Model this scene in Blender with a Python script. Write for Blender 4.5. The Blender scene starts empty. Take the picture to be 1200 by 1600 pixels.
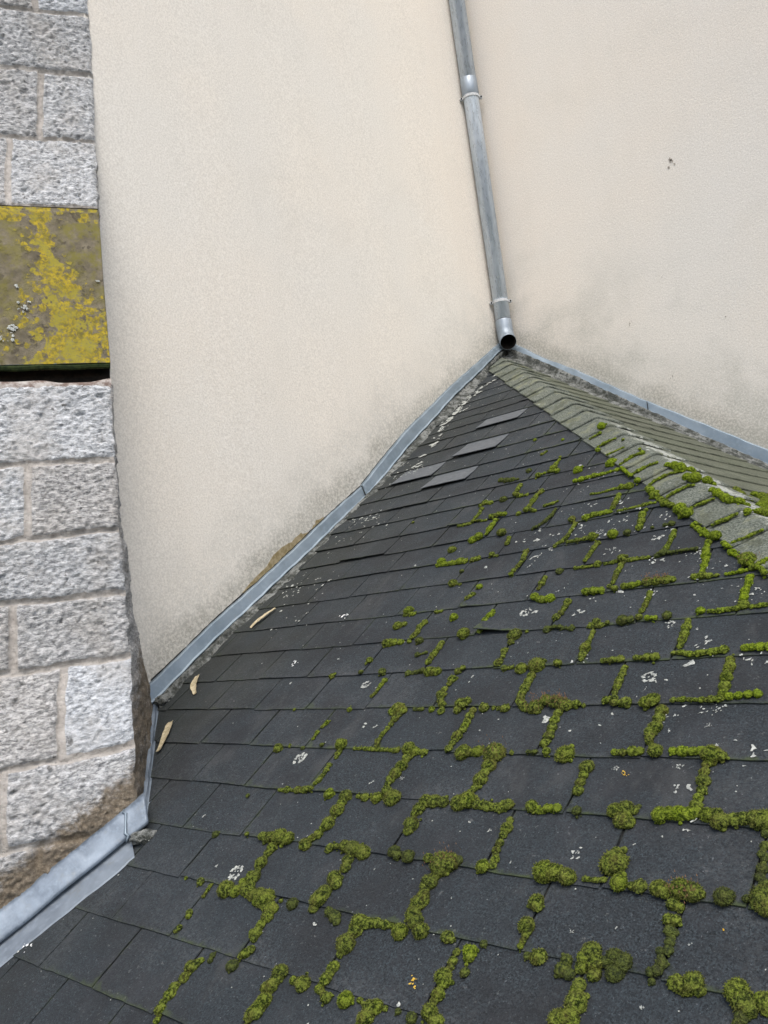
import bpy, bmesh, math, random
import numpy as np
from mathutils import Matrix, Vector
R = math.radians
random.seed(7)
SC = bpy.context.scene
COL = SC.collection

# ------------------------------------------------------------------ camera
# frame: x runs along the right-hand wall, y along the left-hand wall, z up; the inner corner is at the origin
RIGHT = (0.72696, 0.67494, -0.12648)
DOWN = (-0.16033, -0.01227, -0.98699)
FWD = (-0.66770, 0.73777, 0.09930)
CAM = (2.73601, -4.24085, -1.35317)
cd = bpy.data.cameras.new('camera')
cam = bpy.data.objects.new('camera', cd)
COL.objects.link(cam)
m = Matrix.Identity(4)
for i in range(3):
    m[i][0] = RIGHT[i]; m[i][1] = -DOWN[i]; m[i][2] = -FWD[i]; m[i][3] = CAM[i]
cam.matrix_world = m
cd.sensor_fit = 'VERTICAL'; cd.sensor_height = 24.0; cd.lens = 1341.0 / 1600.0 * 24.0
cd.clip_start = 0.05; cd.clip_end = 800
SC.camera = cam

# ------------------------------------------------------------------ light
SUN_EL, SUN_AZ = 55.0, 41.0       # azimuth: direction the light comes from, degrees from +x towards -y
w = bpy.data.worlds.new('World'); SC.world = w; w.use_nodes = True
wn = w.node_tree; wn.nodes.clear()
sky = wn.nodes.new('ShaderNodeTexSky'); sky.sky_type = 'NISHITA'; sky.sun_disc = False
sky.sun_elevation = R(SUN_EL); sky.sun_rotation = R(90 + SUN_AZ)
sky.air_density = 1.0; sky.dust_density = 3.0; sky.ozone_density = 1.0
bg = wn.nodes.new('ShaderNodeBackground'); bg.inputs[1].default_value = 0.15
wo = wn.nodes.new('ShaderNodeOutputWorld')
wn.links.new(sky.outputs[0], bg.inputs[0]); wn.links.new(bg.outputs[0], wo.inputs[0])
sl = bpy.data.lights.new('sun', 'SUN'); sl.energy = 1.5; sl.angle = R(35); sl.color = (1.0, 0.95, 0.88)
so = bpy.data.objects.new('sun', sl); COL.objects.link(so)
sd = Vector((math.cos(R(SUN_EL)) * math.cos(R(SUN_AZ)), -math.cos(R(SUN_EL)) * math.sin(R(SUN_AZ)), math.sin(R(SUN_EL))))
so.rotation_euler = sd.to_track_quat('Z', 'Y').to_euler()
so.location = sd * 20
SC.view_settings.view_transform = 'Standard'; SC.view_settings.look = 'None'
SC.view_settings.gamma = 1.0; SC.view_settings.use_curve_mapping = False
SC.view_settings.exposure = 0.55
SC.render.resolution_x = 768; SC.render.resolution_y = 1024

# ------------------------------------------------------------------ helpers
def tag(o, label=None, cat=None, group=None, kind=None):
    if label: o['label'] = label
    if cat: o['category'] = cat
    if group: o['group'] = group
    if kind: o['kind'] = kind
    return o

def empty(name, loc, label, cat, group=None):
    o = bpy.data.objects.new(name, None); COL.objects.link(o)
    o.location = loc; o.empty_display_size = 0.1
    return tag(o, label, cat, group)

def link(name, me, mat=None, parent=None):
    o = bpy.data.objects.new(name, me); COL.objects.link(o)
    if mat: me.materials.append(mat)
    if parent:
        o.parent = parent
        o.location = -Vector(parent.location)       # geometry is written in world coordinates
    return o

def mesh_np(name, V, F, smooth=False, attrs=None):
    """V (n,3) array, F list of index tuples or (m,k) array"""
    me = bpy.data.meshes.new(name)
    V = np.asarray(V, dtype=np.float32)
    me.vertices.add(len(V)); me.vertices.foreach_set('co', V.ravel())
    if isinstance(F, np.ndarray):
        k = F.shape[1]; nf = len(F)
        me.loops.add(nf * k); me.loops.foreach_set('vertex_index', F.astype(np.int32).ravel())
        me.polygons.add(nf); me.polygons.foreach_set('loop_start', (np.arange(nf) * k).astype(np.int32))
    else:
        li = [i for f in F for i in f]; st = []; c = 0
        for f in F: st.append(c); c += len(f)
        me.loops.add(len(li)); me.loops.foreach_set('vertex_index', li)
        me.polygons.add(len(F)); me.polygons.foreach_set('loop_start', st)
    me.update(calc_edges=True)
    me.validate()
    if attrs:
        for n, a in attrs.items():
            at = me.attributes.new(n, 'FLOAT', 'POINT')
            at.data.foreach_set('value', np.asarray(a, dtype=np.float32))
    me.polygons.foreach_set('use_smooth', [smooth] * len(me.polygons))
    me.update()
    return me

class MB:
    """collects vertices and faces of one mesh"""
    def __init__(s): s.v = []; s.f = []; s.a = []
    def add(s, V, F, a=0.0):
        n = len(s.v); s.v += [tuple(p) for p in V]
        s.f += [tuple(i + n for i in f) for f in F]
        s.a += list(a) if hasattr(a, '__len__') else [a] * len(V)
    def grid(s, P, a=0.0, flip=False):
        """P: (r,c,3)"""
        r, c = P.shape[:2]
        F = []
        for i in range(r - 1):
            for j in range(c - 1):
                q = (i * c + j, i * c + j + 1, (i + 1) * c + j + 1, (i + 1) * c + j)
                F.append(q[::-1] if flip else q)
        s.add(P.reshape(-1, 3), F, a)
    def sweep(s, path, prof, closed=True, caps=True, frame=None, a=0.0):
        """path list of points; prof list of (u,v); frame(i)->(U,Vv) vectors"""
        n = len(prof); V = []; F = []
        for i, p in enumerate(path):
            U, W = frame(i)
            for (u, v_) in prof: V.append(Vector(p) + U * u + W * v_)
        for i in range(len(path) - 1):
            for j in range(n if closed else n - 1):
                k = (j + 1) % n
                F.append((i * n + j, i * n + k, (i + 1) * n + k, (i + 1) * n + j))
        if caps and closed:
            F.append(tuple(range(n))[::-1]); F.append(tuple((len(path) - 1) * n + j for j in range(n)))
        s.add(V, F, a)
    def tube(s, path, r, n=20, caps=True):
        path = [Vector(p) for p in path]
        rr = r if hasattr(r, '__len__') else [r] * len(path)
        V = []; F = []
        prev = None
        for i, p in enumerate(path):
            t = (path[min(i + 1, len(path) - 1)] - path[max(i - 1, 0)]).normalized()
            ref = Vector((1, 0, 0)) if prev is None else prev
            if abs(t.dot(ref)) > .95: ref = Vector((0, 1, 0))
            U = (ref - t * ref.dot(t)).normalized(); W = t.cross(U); prev = U
            for j in range(n):
                an = 2 * math.pi * j / n
                V.append(p + (U * math.cos(an) + W * math.sin(an)) * rr[i])
        for i in range(len(path) - 1):
            for j in range(n):
                k = (j + 1) % n
                F.append((i * n + j, i * n + k, (i + 1) * n + k, (i + 1) * n + j))
        if caps:
            F.append(tuple(range(n))[::-1]); F.append(tuple((len(path) - 1) * n + j for j in range(n)))
        s.add(V, F)
    def build(s, name, mat, parent=None, smooth=False, attr=None, bevel=0, autosmooth=None):
        me = mesh_np(name, s.v, s.f, smooth, {attr: s.a} if attr else None)
        bm = bmesh.new(); bm.from_mesh(me); bmesh.ops.recalc_face_normals(bm, faces=bm.faces)
        bm.to_mesh(me); bm.free()
        o = link(name, me, mat, parent)
        if bevel:
            md = o.modifiers.new('bevel', 'BEVEL'); md.width = bevel; md.segments = 2; md.limit_method = 'ANGLE'
            me.polygons.foreach_set('use_smooth', [True] * len(me.polygons))
            wn_ = o.modifiers.new('wn', 'WEIGHTED_NORMAL')
        return o

# vectorised value noise
def _hash(ix, iy, iz, seed):
    h = (ix.astype(np.int64) * 374761393 + iy.astype(np.int64) * 668265263 + iz.astype(np.int64) * 2147483647 + seed * 1274126177) & 0xffffffff
    h = ((h ^ (h >> 13)) * 1274126177) & 0xffffffff
    h = ((h ^ (h >> 16)) * 2246822519) & 0xffffffff
    h = h ^ (h >> 15)
    return (h & 0xffffff) / float(0xffffff)
def vnoise(P, scale=1.0, seed=0):
    P = np.asarray(P, dtype=np.float64) * scale + 1000.0
    I = np.floor(P).astype(np.int64); f = P - I; f = f * f * (3 - 2 * f)
    out = 0
    for dx in (0, 1):
        wx = f[..., 0] if dx else 1 - f[..., 0]
        for dy in (0, 1):
            wy = f[..., 1] if dy else 1 - f[..., 1]
            for dz in (0, 1):
                wz = f[..., 2] if dz else 1 - f[..., 2]
                out = out + wx * wy * wz * _hash(I[..., 0] + dx, I[..., 1] + dy, I[..., 2] + dz, seed)
    return out * 2 - 1
def fbm(P, scale=1.0, octv=4, seed=0, gain=.5):
    a = 1.0; s_ = 0; t = 0
    for o in range(octv):
        s_ = s_ + a * vnoise(P, scale * 2 ** o, seed + o * 17); t += a; a *= gain
    return s_ / t

# ------------------------------------------------------------------ materials
class NT:
    def __init__(s, name):
        s.m = bpy.data.materials.new(name); s.m.use_nodes = True
        s.t = s.m.node_tree; s.t.nodes.clear()
        s.out = s.t.nodes.new('ShaderNodeOutputMaterial'); s.b = s.t.nodes.new('ShaderNodeBsdfPrincipled')
        s.t.links.new(s.b.outputs[0], s.out.inputs[0])
        s.co = s.t.nodes.new('ShaderNodeTexCoord').outputs['Object']
    def n(s, ty, **kw):
        nd = s.t.nodes.new(ty)
        for k, v in kw.items(): setattr(nd, k, v)
        return nd
    def set(s, sock, val):
        if hasattr(val, 'links'): s.t.links.new(val, sock)
        else: sock.default_value = val
    def math(s, op, a, b=0.0, c=None, clamp=False):
        nd = s.n('ShaderNodeMath', operation=op, use_clamp=clamp)
        s.set(nd.inputs[0], a); s.set(nd.inputs[1], b)
        if c is not None: s.set(nd.inputs[2], c)
        return nd.outputs[0]
    def noise(s, scale, detail=4, rough=.55, vec=None, dist=0.0, col=False):
        nd = s.n('ShaderNodeTexNoise'); s.set(nd.inputs['Vector'], vec if vec is not None else s.co)
        nd.inputs['Scale'].default_value = scale; nd.inputs['Detail'].default_value = detail
        nd.inputs['Roughness'].default_value = rough; nd.inputs['Distortion'].default_value = dist
        return nd.outputs['Color' if col else 'Fac']
    def voro(s, scale, vec=None, out='Distance', feature='F1'):
        nd = s.n('ShaderNodeTexVoronoi', feature=feature); s.set(nd.inputs['Vector'], vec if vec is not None else s.co)
        nd.inputs['Scale'].default_value = scale
        return nd.outputs[out]
    def ramp(s, fac, lo, hi, a=0.0, b=1.0):
        nd = s.n('ShaderNodeMapRange', interpolation_type='SMOOTHSTEP')
        s.set(nd.inputs['Value'], fac); s.set(nd.inputs['From Min'], lo); s.set(nd.inputs['From Max'], hi)
        nd.inputs['To Min'].default_value = a; nd.inputs['To Max'].default_value = b
        return nd.outputs[0]
    def mix(s, fac, a, b, mode='MIX'):
        nd = s.n('ShaderNodeMix', data_type='RGBA', blend_type=mode, clamp_factor=True)
        s.set(nd.inputs[0], fac)
        s.set(nd.inputs[6], a if hasattr(a, 'links') else (*a, 1)); s.set(nd.inputs[7], b if hasattr(b, 'links') else (*b, 1))
        return nd.outputs[2]
    def attr(s, name):
        nd = s.n('ShaderNodeAttribute', attribute_name=name); return nd.outputs['Fac']
    def sep(s, v=None):
        nd = s.n('ShaderNodeSeparateXYZ'); s.set(nd.inputs[0], v if v is not None else s.co); return nd.outputs
    def mapv(s, scale=(1, 1, 1), rot=(0, 0, 0)):
        nd = s.n('ShaderNodeMapping'); s.set(nd.inputs[0], s.co)
        nd.inputs['Scale'].default_value = scale; nd.inputs['Rotation'].default_value = rot; return nd.outputs[0]
    def bump(s, h, strength=.5, dist=.01, prev=None):
        nd = s.n('ShaderNodeBump'); nd.inputs['Strength'].default_value = strength; nd.inputs['Distance'].default_value = dist
        s.set(nd.inputs['Height'], h)
        if prev is not None: s.set(nd.inputs['Normal'], prev)
        return nd.outputs[0]
    def fin(s, col, rough=.9, metal=0.0, nrm=None, spec=.3):
        s.set(s.b.inputs['Base Color'], col if hasattr(col, 'links') else (*col, 1))
        s.set(s.b.inputs['Roughness'], rough); s.set(s.b.inputs['Metallic'], metal)
        s.b.inputs['Specular IOR Level'].default_value = spec
        if nrm is not None: s.set(s.b.inputs['Normal'], nrm)
        return s.m

def mat_render(left):
    t = NT('roughcast_left' if left else 'roughcast_right')
    x, y, z = t.sep()
    if left: h = t.math('SUBTRACT', z, t.math('MULTIPLY', y, .625))
    else: h = t.math('ADD', z, t.math('MULTIPLY', x, .7))
    big = t.noise(1.3, 3); mid = t.noise(6, 6, .68); fine = t.noise(150, 3, .75); grain = t.noise(85, 3, .7)
    cA = (.785, .745, .665) if left else (.75, .71, .64)
    base = t.mix(t.ramp(big, .3, .7), cA, (.755, .735, .675) if left else (.73, .71, .66))
    # pinker render close to the inner corner
    dist = t.math('MULTIPLY', y, -1.0) if left else x
    base = t.mix(t.math('MULTIPLY', t.ramp(t.math('ADD', dist, t.math('MULTIPLY', mid, .8)), .2, 1.2, 1, 0), .5), base, (.76, .685, .60))
    # faint vertical washing
    st = t.noise(3.0, 4, .6, vec=t.mapv((3.5, 3.5, .25)))
    base = t.mix(t.ramp(st, .45, .85, 0, .14), base, (.57, .56, .51))
    # dirt splashed up from the roof
    d1 = t.math('ADD', t.ramp(h, .08, .75, 1, 0), t.math('MULTIPLY', t.math('SUBTRACT', mid, .5), 1.3))
    d2 = t.math('ADD', t.ramp(h, .07, .32, 1, 0), t.math('MULTIPLY', t.math('SUBTRACT', mid, .5), 1.2))
    sp = t.ramp(grain, .42, .62)
    m1 = t.math('MULTIPLY', t.ramp(d1, .30, 1.1, 0, .52), t.math('ADD', t.math('MULTIPLY', sp, .75), .25))
    m2 = t.math('MULTIPLY', t.ramp(d2, .3, 1.0, 0, .72), t.math('ADD', t.math('MULTIPLY', sp, .6), .4))
    base = t.mix(m1, base, (.33, .34, .31))
    base = t.mix(m2, base, (.20, .20, .165))
    if not left:
        blot = t.math('MULTIPLY', t.ramp(t.noise(2.6, 5, .65), .46, .66), t.ramp(h, .15, 1.1, 1, 0))
        base = t.mix(t.math('MULTIPLY', blot, t.ramp(grain, .42, .62, .25, .65)), base, (.36, .36, .31))
    # grains
    g1 = t.ramp(fine, .35, .65, 0, 1)
    base = t.mix(t.ramp(t.noise(2.1, 6, .7, dist=.6), .52, .72, 0, .22), base, (.60, .585, .53))
    base = t.mix(t.math('MULTIPLY', t.math('SUBTRACT', 1, g1), .36), base, (.36, .34, .30))
    base = t.mix(t.math('MULTIPLY', t.ramp(grain, .56, .70), .40), base, (.86, .84, .79))
    pits = t.ramp(t.voro(170), .0, .18, 1, 0)
    base = t.mix(t.math('MULTIPLY', pits, .25), base, (.25, .22, .19))
    nrm = t.bump(t.math('ADD', t.math('MULTIPLY', grain, .8), t.math('MULTIPLY', fine, .6)), .30, .005)
    return t.fin(base, .95, 0, nrm, .15)

def mat_shingle():
    t = NT('slate_grey_felt_shingle')
    tv = t.attr('tabv'); ed = t.attr('edge')
    x, y, z = t.sep()
    g = t.noise(260, 3, .85); g2 = t.noise(80, 3, .7); big = t.noise(2.5, 4); mid = t.noise(11, 5, .6)
    base = t.mix(t.ramp(g, .36, .64), (.002, .003, .004), (.051, .066, .076))
    base = t.mix(t.ramp(g2, .40, .60, 0, .55), base, (.020, .024, .028))
    dust = t.math('MULTIPLY', t.ramp(t.math('ADD', t.noise(3.3, 5, .7), t.math('MULTIPLY', ed, .10)), .50, .68), t.ramp(t.noise(120, 3, .8), .42, .60))
    base = t.mix(t.math('MULTIPLY', dust, .40), base, (.105, .112, .115))
    base = t.mix(t.math('MULTIPLY', tv, .35), base, (.026, .034, .040))
    base = t.mix(t.ramp(t.noise(4.5, 4, .6), .42, .70, 0, .6), base, (.016, .017, .019))
    base = t.mix(t.ramp(t.noise(7.5, 5, .7, vec=t.mapv((1, .45, .45))), .55, .72, 0, .45), base, (.070, .072, .072))
    base = t.mix(t.ramp(mid, .5, .75, 0, .35), base, (.048, .050, .055))
    # green-brown film in the shaded upper left
    film = t.math('MULTIPLY', t.ramp(t.math('ADD', x, t.math('MULTIPLY', mid, .7)), .35, 1.35, 1, 0), t.ramp(big, .3, .65))
    base = t.mix(t.math('MULTIPLY', film, .55), base, (.032, .035, .027))
    # green algae in the seams
    em = t.math('MULTIPLY', t.ramp(t.math('ADD', ed, t.math('MULTIPLY', t.math('SUBTRACT', t.noise(35, 3, .7), .5), .9)), .78, 1.1), t.math('MULTIPLY', t.ramp(t.noise(3.1, 3), .42, .60), t.ramp(x, .5, 1.3, .25, 1)))
    base = t.mix(t.math('MULTIPLY', em, .85), base, (.055, .075, .028))
    # worn paler flecks
    wf = t.math('MULTIPLY', t.ramp(t.noise(70, 3, .7), .64, .72), t.ramp(t.noise(5, 3), .35, .6))
    base = t.mix(t.math('MULTIPLY', wf, .5), base, (.17, .175, .17))
    gr = t.ramp(t.noise(150, 4, .85), .62, .69)
    base = t.mix(t.math('MULTIPLY', gr, .6), base, (.22, .235, .25))
    nrm = t.bump(t.math('ADD', g, t.math('MULTIPLY', g2, .6)), .8, .004)
    return t.fin(base, .82, 0, nrm, .35)

def mat_skylit_tab():  # paler colour paints in the sky light caught by the curled tabs
    t = NT('skylit_pale_shingle')
    g = t.noise(120, 3, .7); st = t.noise(30, 4, .6, vec=t.mapv((1, 6, 1)))
    base = t.mix(t.ramp(st, .3, .7), (.070, .080, .090), (.125, .138, .150))
    base = t.mix(t.ramp(g, .45, .7, 0, .5), base, (.05, .055, .06))
    return t.fin(base, .6, 0, t.bump(g, .3, .002), .4)

def mat_cap():
    t = NT('grey_green_ridge_shingle')
    w_ = t.attr('white'); tv = t.attr('tabv')
    g = t.noise(170, 3, .75); mid = t.noise(14, 5, .65); big = t.noise(3, 3)
    base = t.mix(t.ramp(g, .33, .67), (.050, .060, .050), (.205, .225, .190))
    base = t.mix(t.math('MULTIPLY', tv, .35), base, (.10, .11, .085))
    base = t.mix(t.math('MULTIPLY', t.ramp(mid, .52, .66), .45), base, (.24, .25, .15))
    base = t.mix(t.math('MULTIPLY', t.ramp(t.noise(9, 4, .7), .55, .62), .6), base, (.08, .088, .06))
    lw = t.math('ADD', t.noise(55, 5, .75), t.math('MULTIPLY', w_, .24))
    base = t.mix(t.ramp(lw, .65, .72, 0, .85), base, (.42, .44, .40))
    nrm = t.bump(t.math('ADD', g, mid), .8, .005)
    return t.fin(base, .9, 0, nrm, .2)

def mat_rear():
    t = NT('olive_stained_shingle')
    tv = t.attr('tabv'); ed = t.attr('edge')
    g = t.noise(150, 3, .75); mid = t.noise(12, 5, .65)
    base = t.mix(t.ramp(g, .33, .67), (.045, .053, .036), (.145, .160, .115))
    base = t.mix(t.math('MULTIPLY', tv, .3), base, (.10, .10, .085))
    base = t.mix(t.ramp(mid, .5, .7, 0, .5), base, (.165, .175, .135))
    base = t.mix(t.ramp(t.noise(60, 3, .7), .68, .74, 0, .7), base, (.42, .42, .36))
    return t.fin(base, .9, 0, t.bump(g, .7, .004), .2)

def mat_zinc(name, a=(.175, .225, .265), b=(.25, .305, .35), rough=.52, dirt=.3, streak=(1, 1, 1), metal=.75):
    t = NT(name)
    n1 = t.noise(7, 4, .6, vec=t.mapv(streak)); n2 = t.noise(55, 4, .6, vec=t.mapv(streak)); n3 = t.noise(24, 4, .7)
    base = t.mix(t.ramp(n1, .3, .7), a, b)
    base = t.mix(t.ramp(n2, .45, .75, 0, .4), base, tuple(min(1, c * 1.35) for c in b))
    base = t.mix(t.math('MULTIPLY', t.ramp(n3, .55, .72), dirt), base, (.20, .21, .20))
    r = t.ramp(n2, .3, .7, rough - .08, rough + .15)
    return t.fin(base, r, metal, t.bump(t.math('ADD', n1, t.math('MULTIPLY', n2, .25)), .12, .01), .5)

def mat_fillet():
    t = NT('dirty_lead_and_mortar')
    g = t.noise(60, 4, .75); mid = t.noise(18, 5, .7); hi = t.noise(160, 3, .7)
    base = t.mix(t.ramp(mid, .38, .62), (.055, .06, .055), (.22, .23, .22))
    base = t.mix(t.ramp(g, .50, .62, 0, .85), base, (.035, .038, .030))
    base = t.mix(t.ramp(hi, .6, .72, 0, .5), base, (.42, .42, .38))
    return t.fin(base, .95, 0, t.bump(t.math('ADD', g, mid), .9, .012), .15)

def mat_stone():
    t = NT('rough_grey_limestone')
    mo = t.attr('mortar'); bv = t.attr('block')
    z = t.sep()[2]
    big = t.noise(6, 4, .6); mid = t.noise(32, 5, .7); fine = t.noise(130, 4, .75); streak = t.noise(62, 5, .8, vec=t.mapv((1, .8, 2.6), (.65, .2, .3)), dist=.4)
    st = t.mix(t.ramp(streak, .36, .64), (.22, .235, .25), (.84, .87, .89))
    st = t.mix(t.ramp(mid, .46, .70, 0, .55), st, (.80, .82, .83))
    st = t.mix(t.math('MULTIPLY', t.ramp(big, .45, .68), .55), st, (.52, .50, .465))
    st = t.mix(t.math('MULTIPLY', t.ramp(bv, .35, .9), .6), st, t.mix(t.ramp(streak, .4, .6), (.20, .19, .175), (.60, .575, .535)))
    st = t.mix(t.math('MULTIPLY', t.ramp(bv, .25, .0), .15), st, (.55, .62, .70))
    st = t.mix(t.ramp(fine, .64, .72, 0, .7), st, (.09, .09, .09))
    bp = t.math('MULTIPLY', t.ramp(t.noise(24, 4, .65), .60, .68), t.ramp(t.noise(5.5, 3), .5, .62))
    st = t.mix(t.math('MULTIPLY', bp, .75), st, (.10, .10, .095))
    mr = t.mix(t.ramp(t.noise(22, 4, .6), .35, .7), (.42, .395, .36), (.62, .59, .545))
    mr = t.mix(t.ramp(t.noise(8, 4, .6), .5, .75, 0, .5), mr, (.40, .375, .345))
    mr = t.mix(t.ramp(t.noise(110, 4, .8), .54, .64, 0, .55), mr, (.22, .20, .18))
    col = t.mix(t.ramp(t.math('ADD', mo, t.math('MULTIPLY', t.math('SUBTRACT', mid, .5), .5)), .35, .6), st, mr)
    # brown damp skirt low down
    low = t.attr('damp')
    col = t.mix(t.ramp(t.math('ADD', low, t.math('MULTIPLY', t.math('SUBTRACT', mid, .5), .8)), .30, .65, 0, .92), col, t.mix(t.ramp(fine, .45, .66), (.17, .135, .09), (.30, .25, .18)))
    nrm = t.bump(t.math('ADD', streak, t.math('MULTIPLY', fine, .7)), .85, .010)
    return t.fin(col, .95, 0, nrm, .15)

def mat_lichen_stone():
    t = NT('lichen_covered_sandstone')
    wv = t.noise(26, 4, .6, col=True)
    big = t.noise(5, 4, .6); mid = t.noise(22, 4, .6); fine = t.noise(120, 4, .7)
    base = t.mix(t.ramp(mid, .3, .7), (.11, .095, .065), (.20, .175, .125))
    base = t.mix(t.ramp(fine, .4, .7, 0, .5), base, (.10, .09, .07))
    spots = t.ramp(t.voro(30), .0, .3, 1, 0)
    base = t.mix(t.math('MULTIPLY', t.ramp(t.noise(35, 2), .6, .66), .7), base, (.07, .06, .045))
    # yellow crust: u (0..1 across) attribute guides a broad vertical run, ragged by noise
    ye = t.attr('yel')
    vd = t.n('ShaderNodeVectorMath', operation='ADD'); t.set(vd.inputs[0], t.co)
    sc_ = t.n('ShaderNodeVectorMath', operation='SCALE'); t.set(sc_.inputs[0], wv); sc_.inputs['Scale'].default_value = .02
    t.t.links.new(sc_.outputs[0], vd.inputs[1])
    cell = t.ramp(t.voro(38, vec=vd.outputs[0], out='Distance'), .25, .6, 1, 0)
    yn = t.math('ADD', t.math('MULTIPLY', t.noise(16, 6, .8), 1.0), t.math('MULTIPLY', ye, .44))
    yn = t.math('ADD', yn, t.math('MULTIPLY', cell, .16))
    ycol = t.mix(t.ramp(t.noise(60, 4, .7), .35, .65), (.15, .13, .03), (.38, .29, .03))
    ycol = t.mix(t.ramp(t.noise(17, 3), .45, .65), ycol, (.27, .235, .04))
    # olive film on the left side
    ol = t.math('MULTIPLY', t.ramp(t.noise(16, 4, .7), .38, .62), t.math('SUBTRACT', 1, ye, clamp=True))
    base = t.mix(t.math('MULTIPLY', ol, .8), base, (.17, .155, .035))
    base = t.mix(t.math('MULTIPLY', t.ramp(yn, .84, .90), t.ramp(fine, .36, .48, .35, 1)), base, ycol)
    base = t.mix(t.ramp(t.math('ADD', t.noise(28, 4, .7), t.attr('wht')), 1.08, 1.14), base, (.75, .76, .72))
    nrm = t.bump(t.math('ADD', mid, t.math('MULTIPLY', t.ramp(yn, .72, .85), .8)), .4, .006)
    return t.fin(base, .92, 0, nrm, .15)

def mat_moss():
    t = NT('cushion_moss')
    gr = t.attr('green'); sh = t.attr('tip')
    f = t.noise(170, 3, .75); mid = t.noise(50, 4, .6); b = t.noise(14, 4, .6)
    dull = t.mix(t.ramp(f, .40, .60), (.012, .022, .004), (.170, .215, .034))
    dull = t.mix(t.ramp(mid, .50, .70, 0, .5), dull, (.215, .25, .045))
    dull = t.mix(t.ramp(b, .56, .70, 0, .45), dull, (.115, .085, .03))
    bri = t.mix(t.ramp(f, .36, .64), (.050, .085, .005), (.26, .35, .018))
    bri = t.mix(t.ramp(mid, .5, .7, 0, .6), bri, (.17, .25, .02))
    col = t.mix(gr, dull, bri)
    col = t.mix(t.math('MULTIPLY', sh, .75), col, t.mix(gr, (.27, .27, .08), (.33, .42, .05)))
    # 'green' below zero marks dry dark moss
    col = t.mix(t.math('MULTIPLY', t.math('MULTIPLY', gr, -1.0, clamp=True), .62), col, (.040, .050, .024))
    nrm = t.bump(t.math('ADD', f, mid), 1.0, .010)
    return t.fin(col, .95, 0, nrm, .1)

def mat_flat(name, c1, c2, scale=60, rough=.9, bump_=.4):
    t = NT(name); g = t.noise(scale, 4, .7)
    return t.fin(t.mix(t.ramp(g, .35, .65), c1, c2), rough, 0, t.bump(g, bump_, .004), .2)

M = dict(L=mat_render(True), Rr=mat_render(False), sh=mat_shingle(), skylit=mat_skylit_tab(), cap=mat_cap(), rear=mat_rear(),
         zinc=mat_zinc('weathered_zinc', dirt=.25, metal=.6), pipe=mat_zinc('galvanised_pipe', (.44, .51, .575), (.62, .69, .76), .30, .12, (1, 1, .25), .35),
         dull=mat_zinc('dull_galvanised', (.20, .245, .285), (.31, .36, .41), .42, .25, (1, 1, .3), .35),
         roll=mat_zinc('pale_zinc_roll', (.11, .14, .175), (.25, .30, .355), .5, .35, (1.4, 1.4, 1.4), .4),
         fillet=mat_fillet(), stone=mat_stone(), lich=mat_lichen_stone(), moss=mat_moss(),
         dark=mat_flat('dark_underlay', (.012, .013, .014), (.03, .032, .03)),
         gap=mat_flat('painted_shade_black', (.006, .006, .005), (.022, .016, .012), 40),  # near-black, paints the shade inside the pipe bore; slot and screws share it
         brown=mat_flat('bare_brown_mortar', (.20, .16, .08), (.32, .27, .17), 45),
         rust=mat_flat('crumbling_brick_mortar', (.17, .125, .105), (.46, .44, .41), 30),
         damp=mat_flat('mossy_damp_masonry', (.07, .062, .035), (.26, .22, .15), 38),
         wl=mat_flat('white_lichen', (.22, .235, .22), (.50, .52, .48), 170), yl=mat_flat('orange_lichen', (.55, .34, .03), (.70, .50, .10), 200),
         drop=mat_flat('white_dropping', (.72, .74, .72), (.85, .86, .85), 120), leaf=mat_flat('dry_bark', (.34, .29, .18), (.55, .48, .33), 90),
         stem=mat_flat('red_moss_stalk', (.16, .085, .045), (.26, .15, .08), 90), ground=mat_flat('tarmac', (.04, .04, .042), (.07, .07, .068), 5),
         lug=mat_flat('clamp_lug', (.42, .45, .46), (.60, .62, .63), 60, .5))
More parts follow.
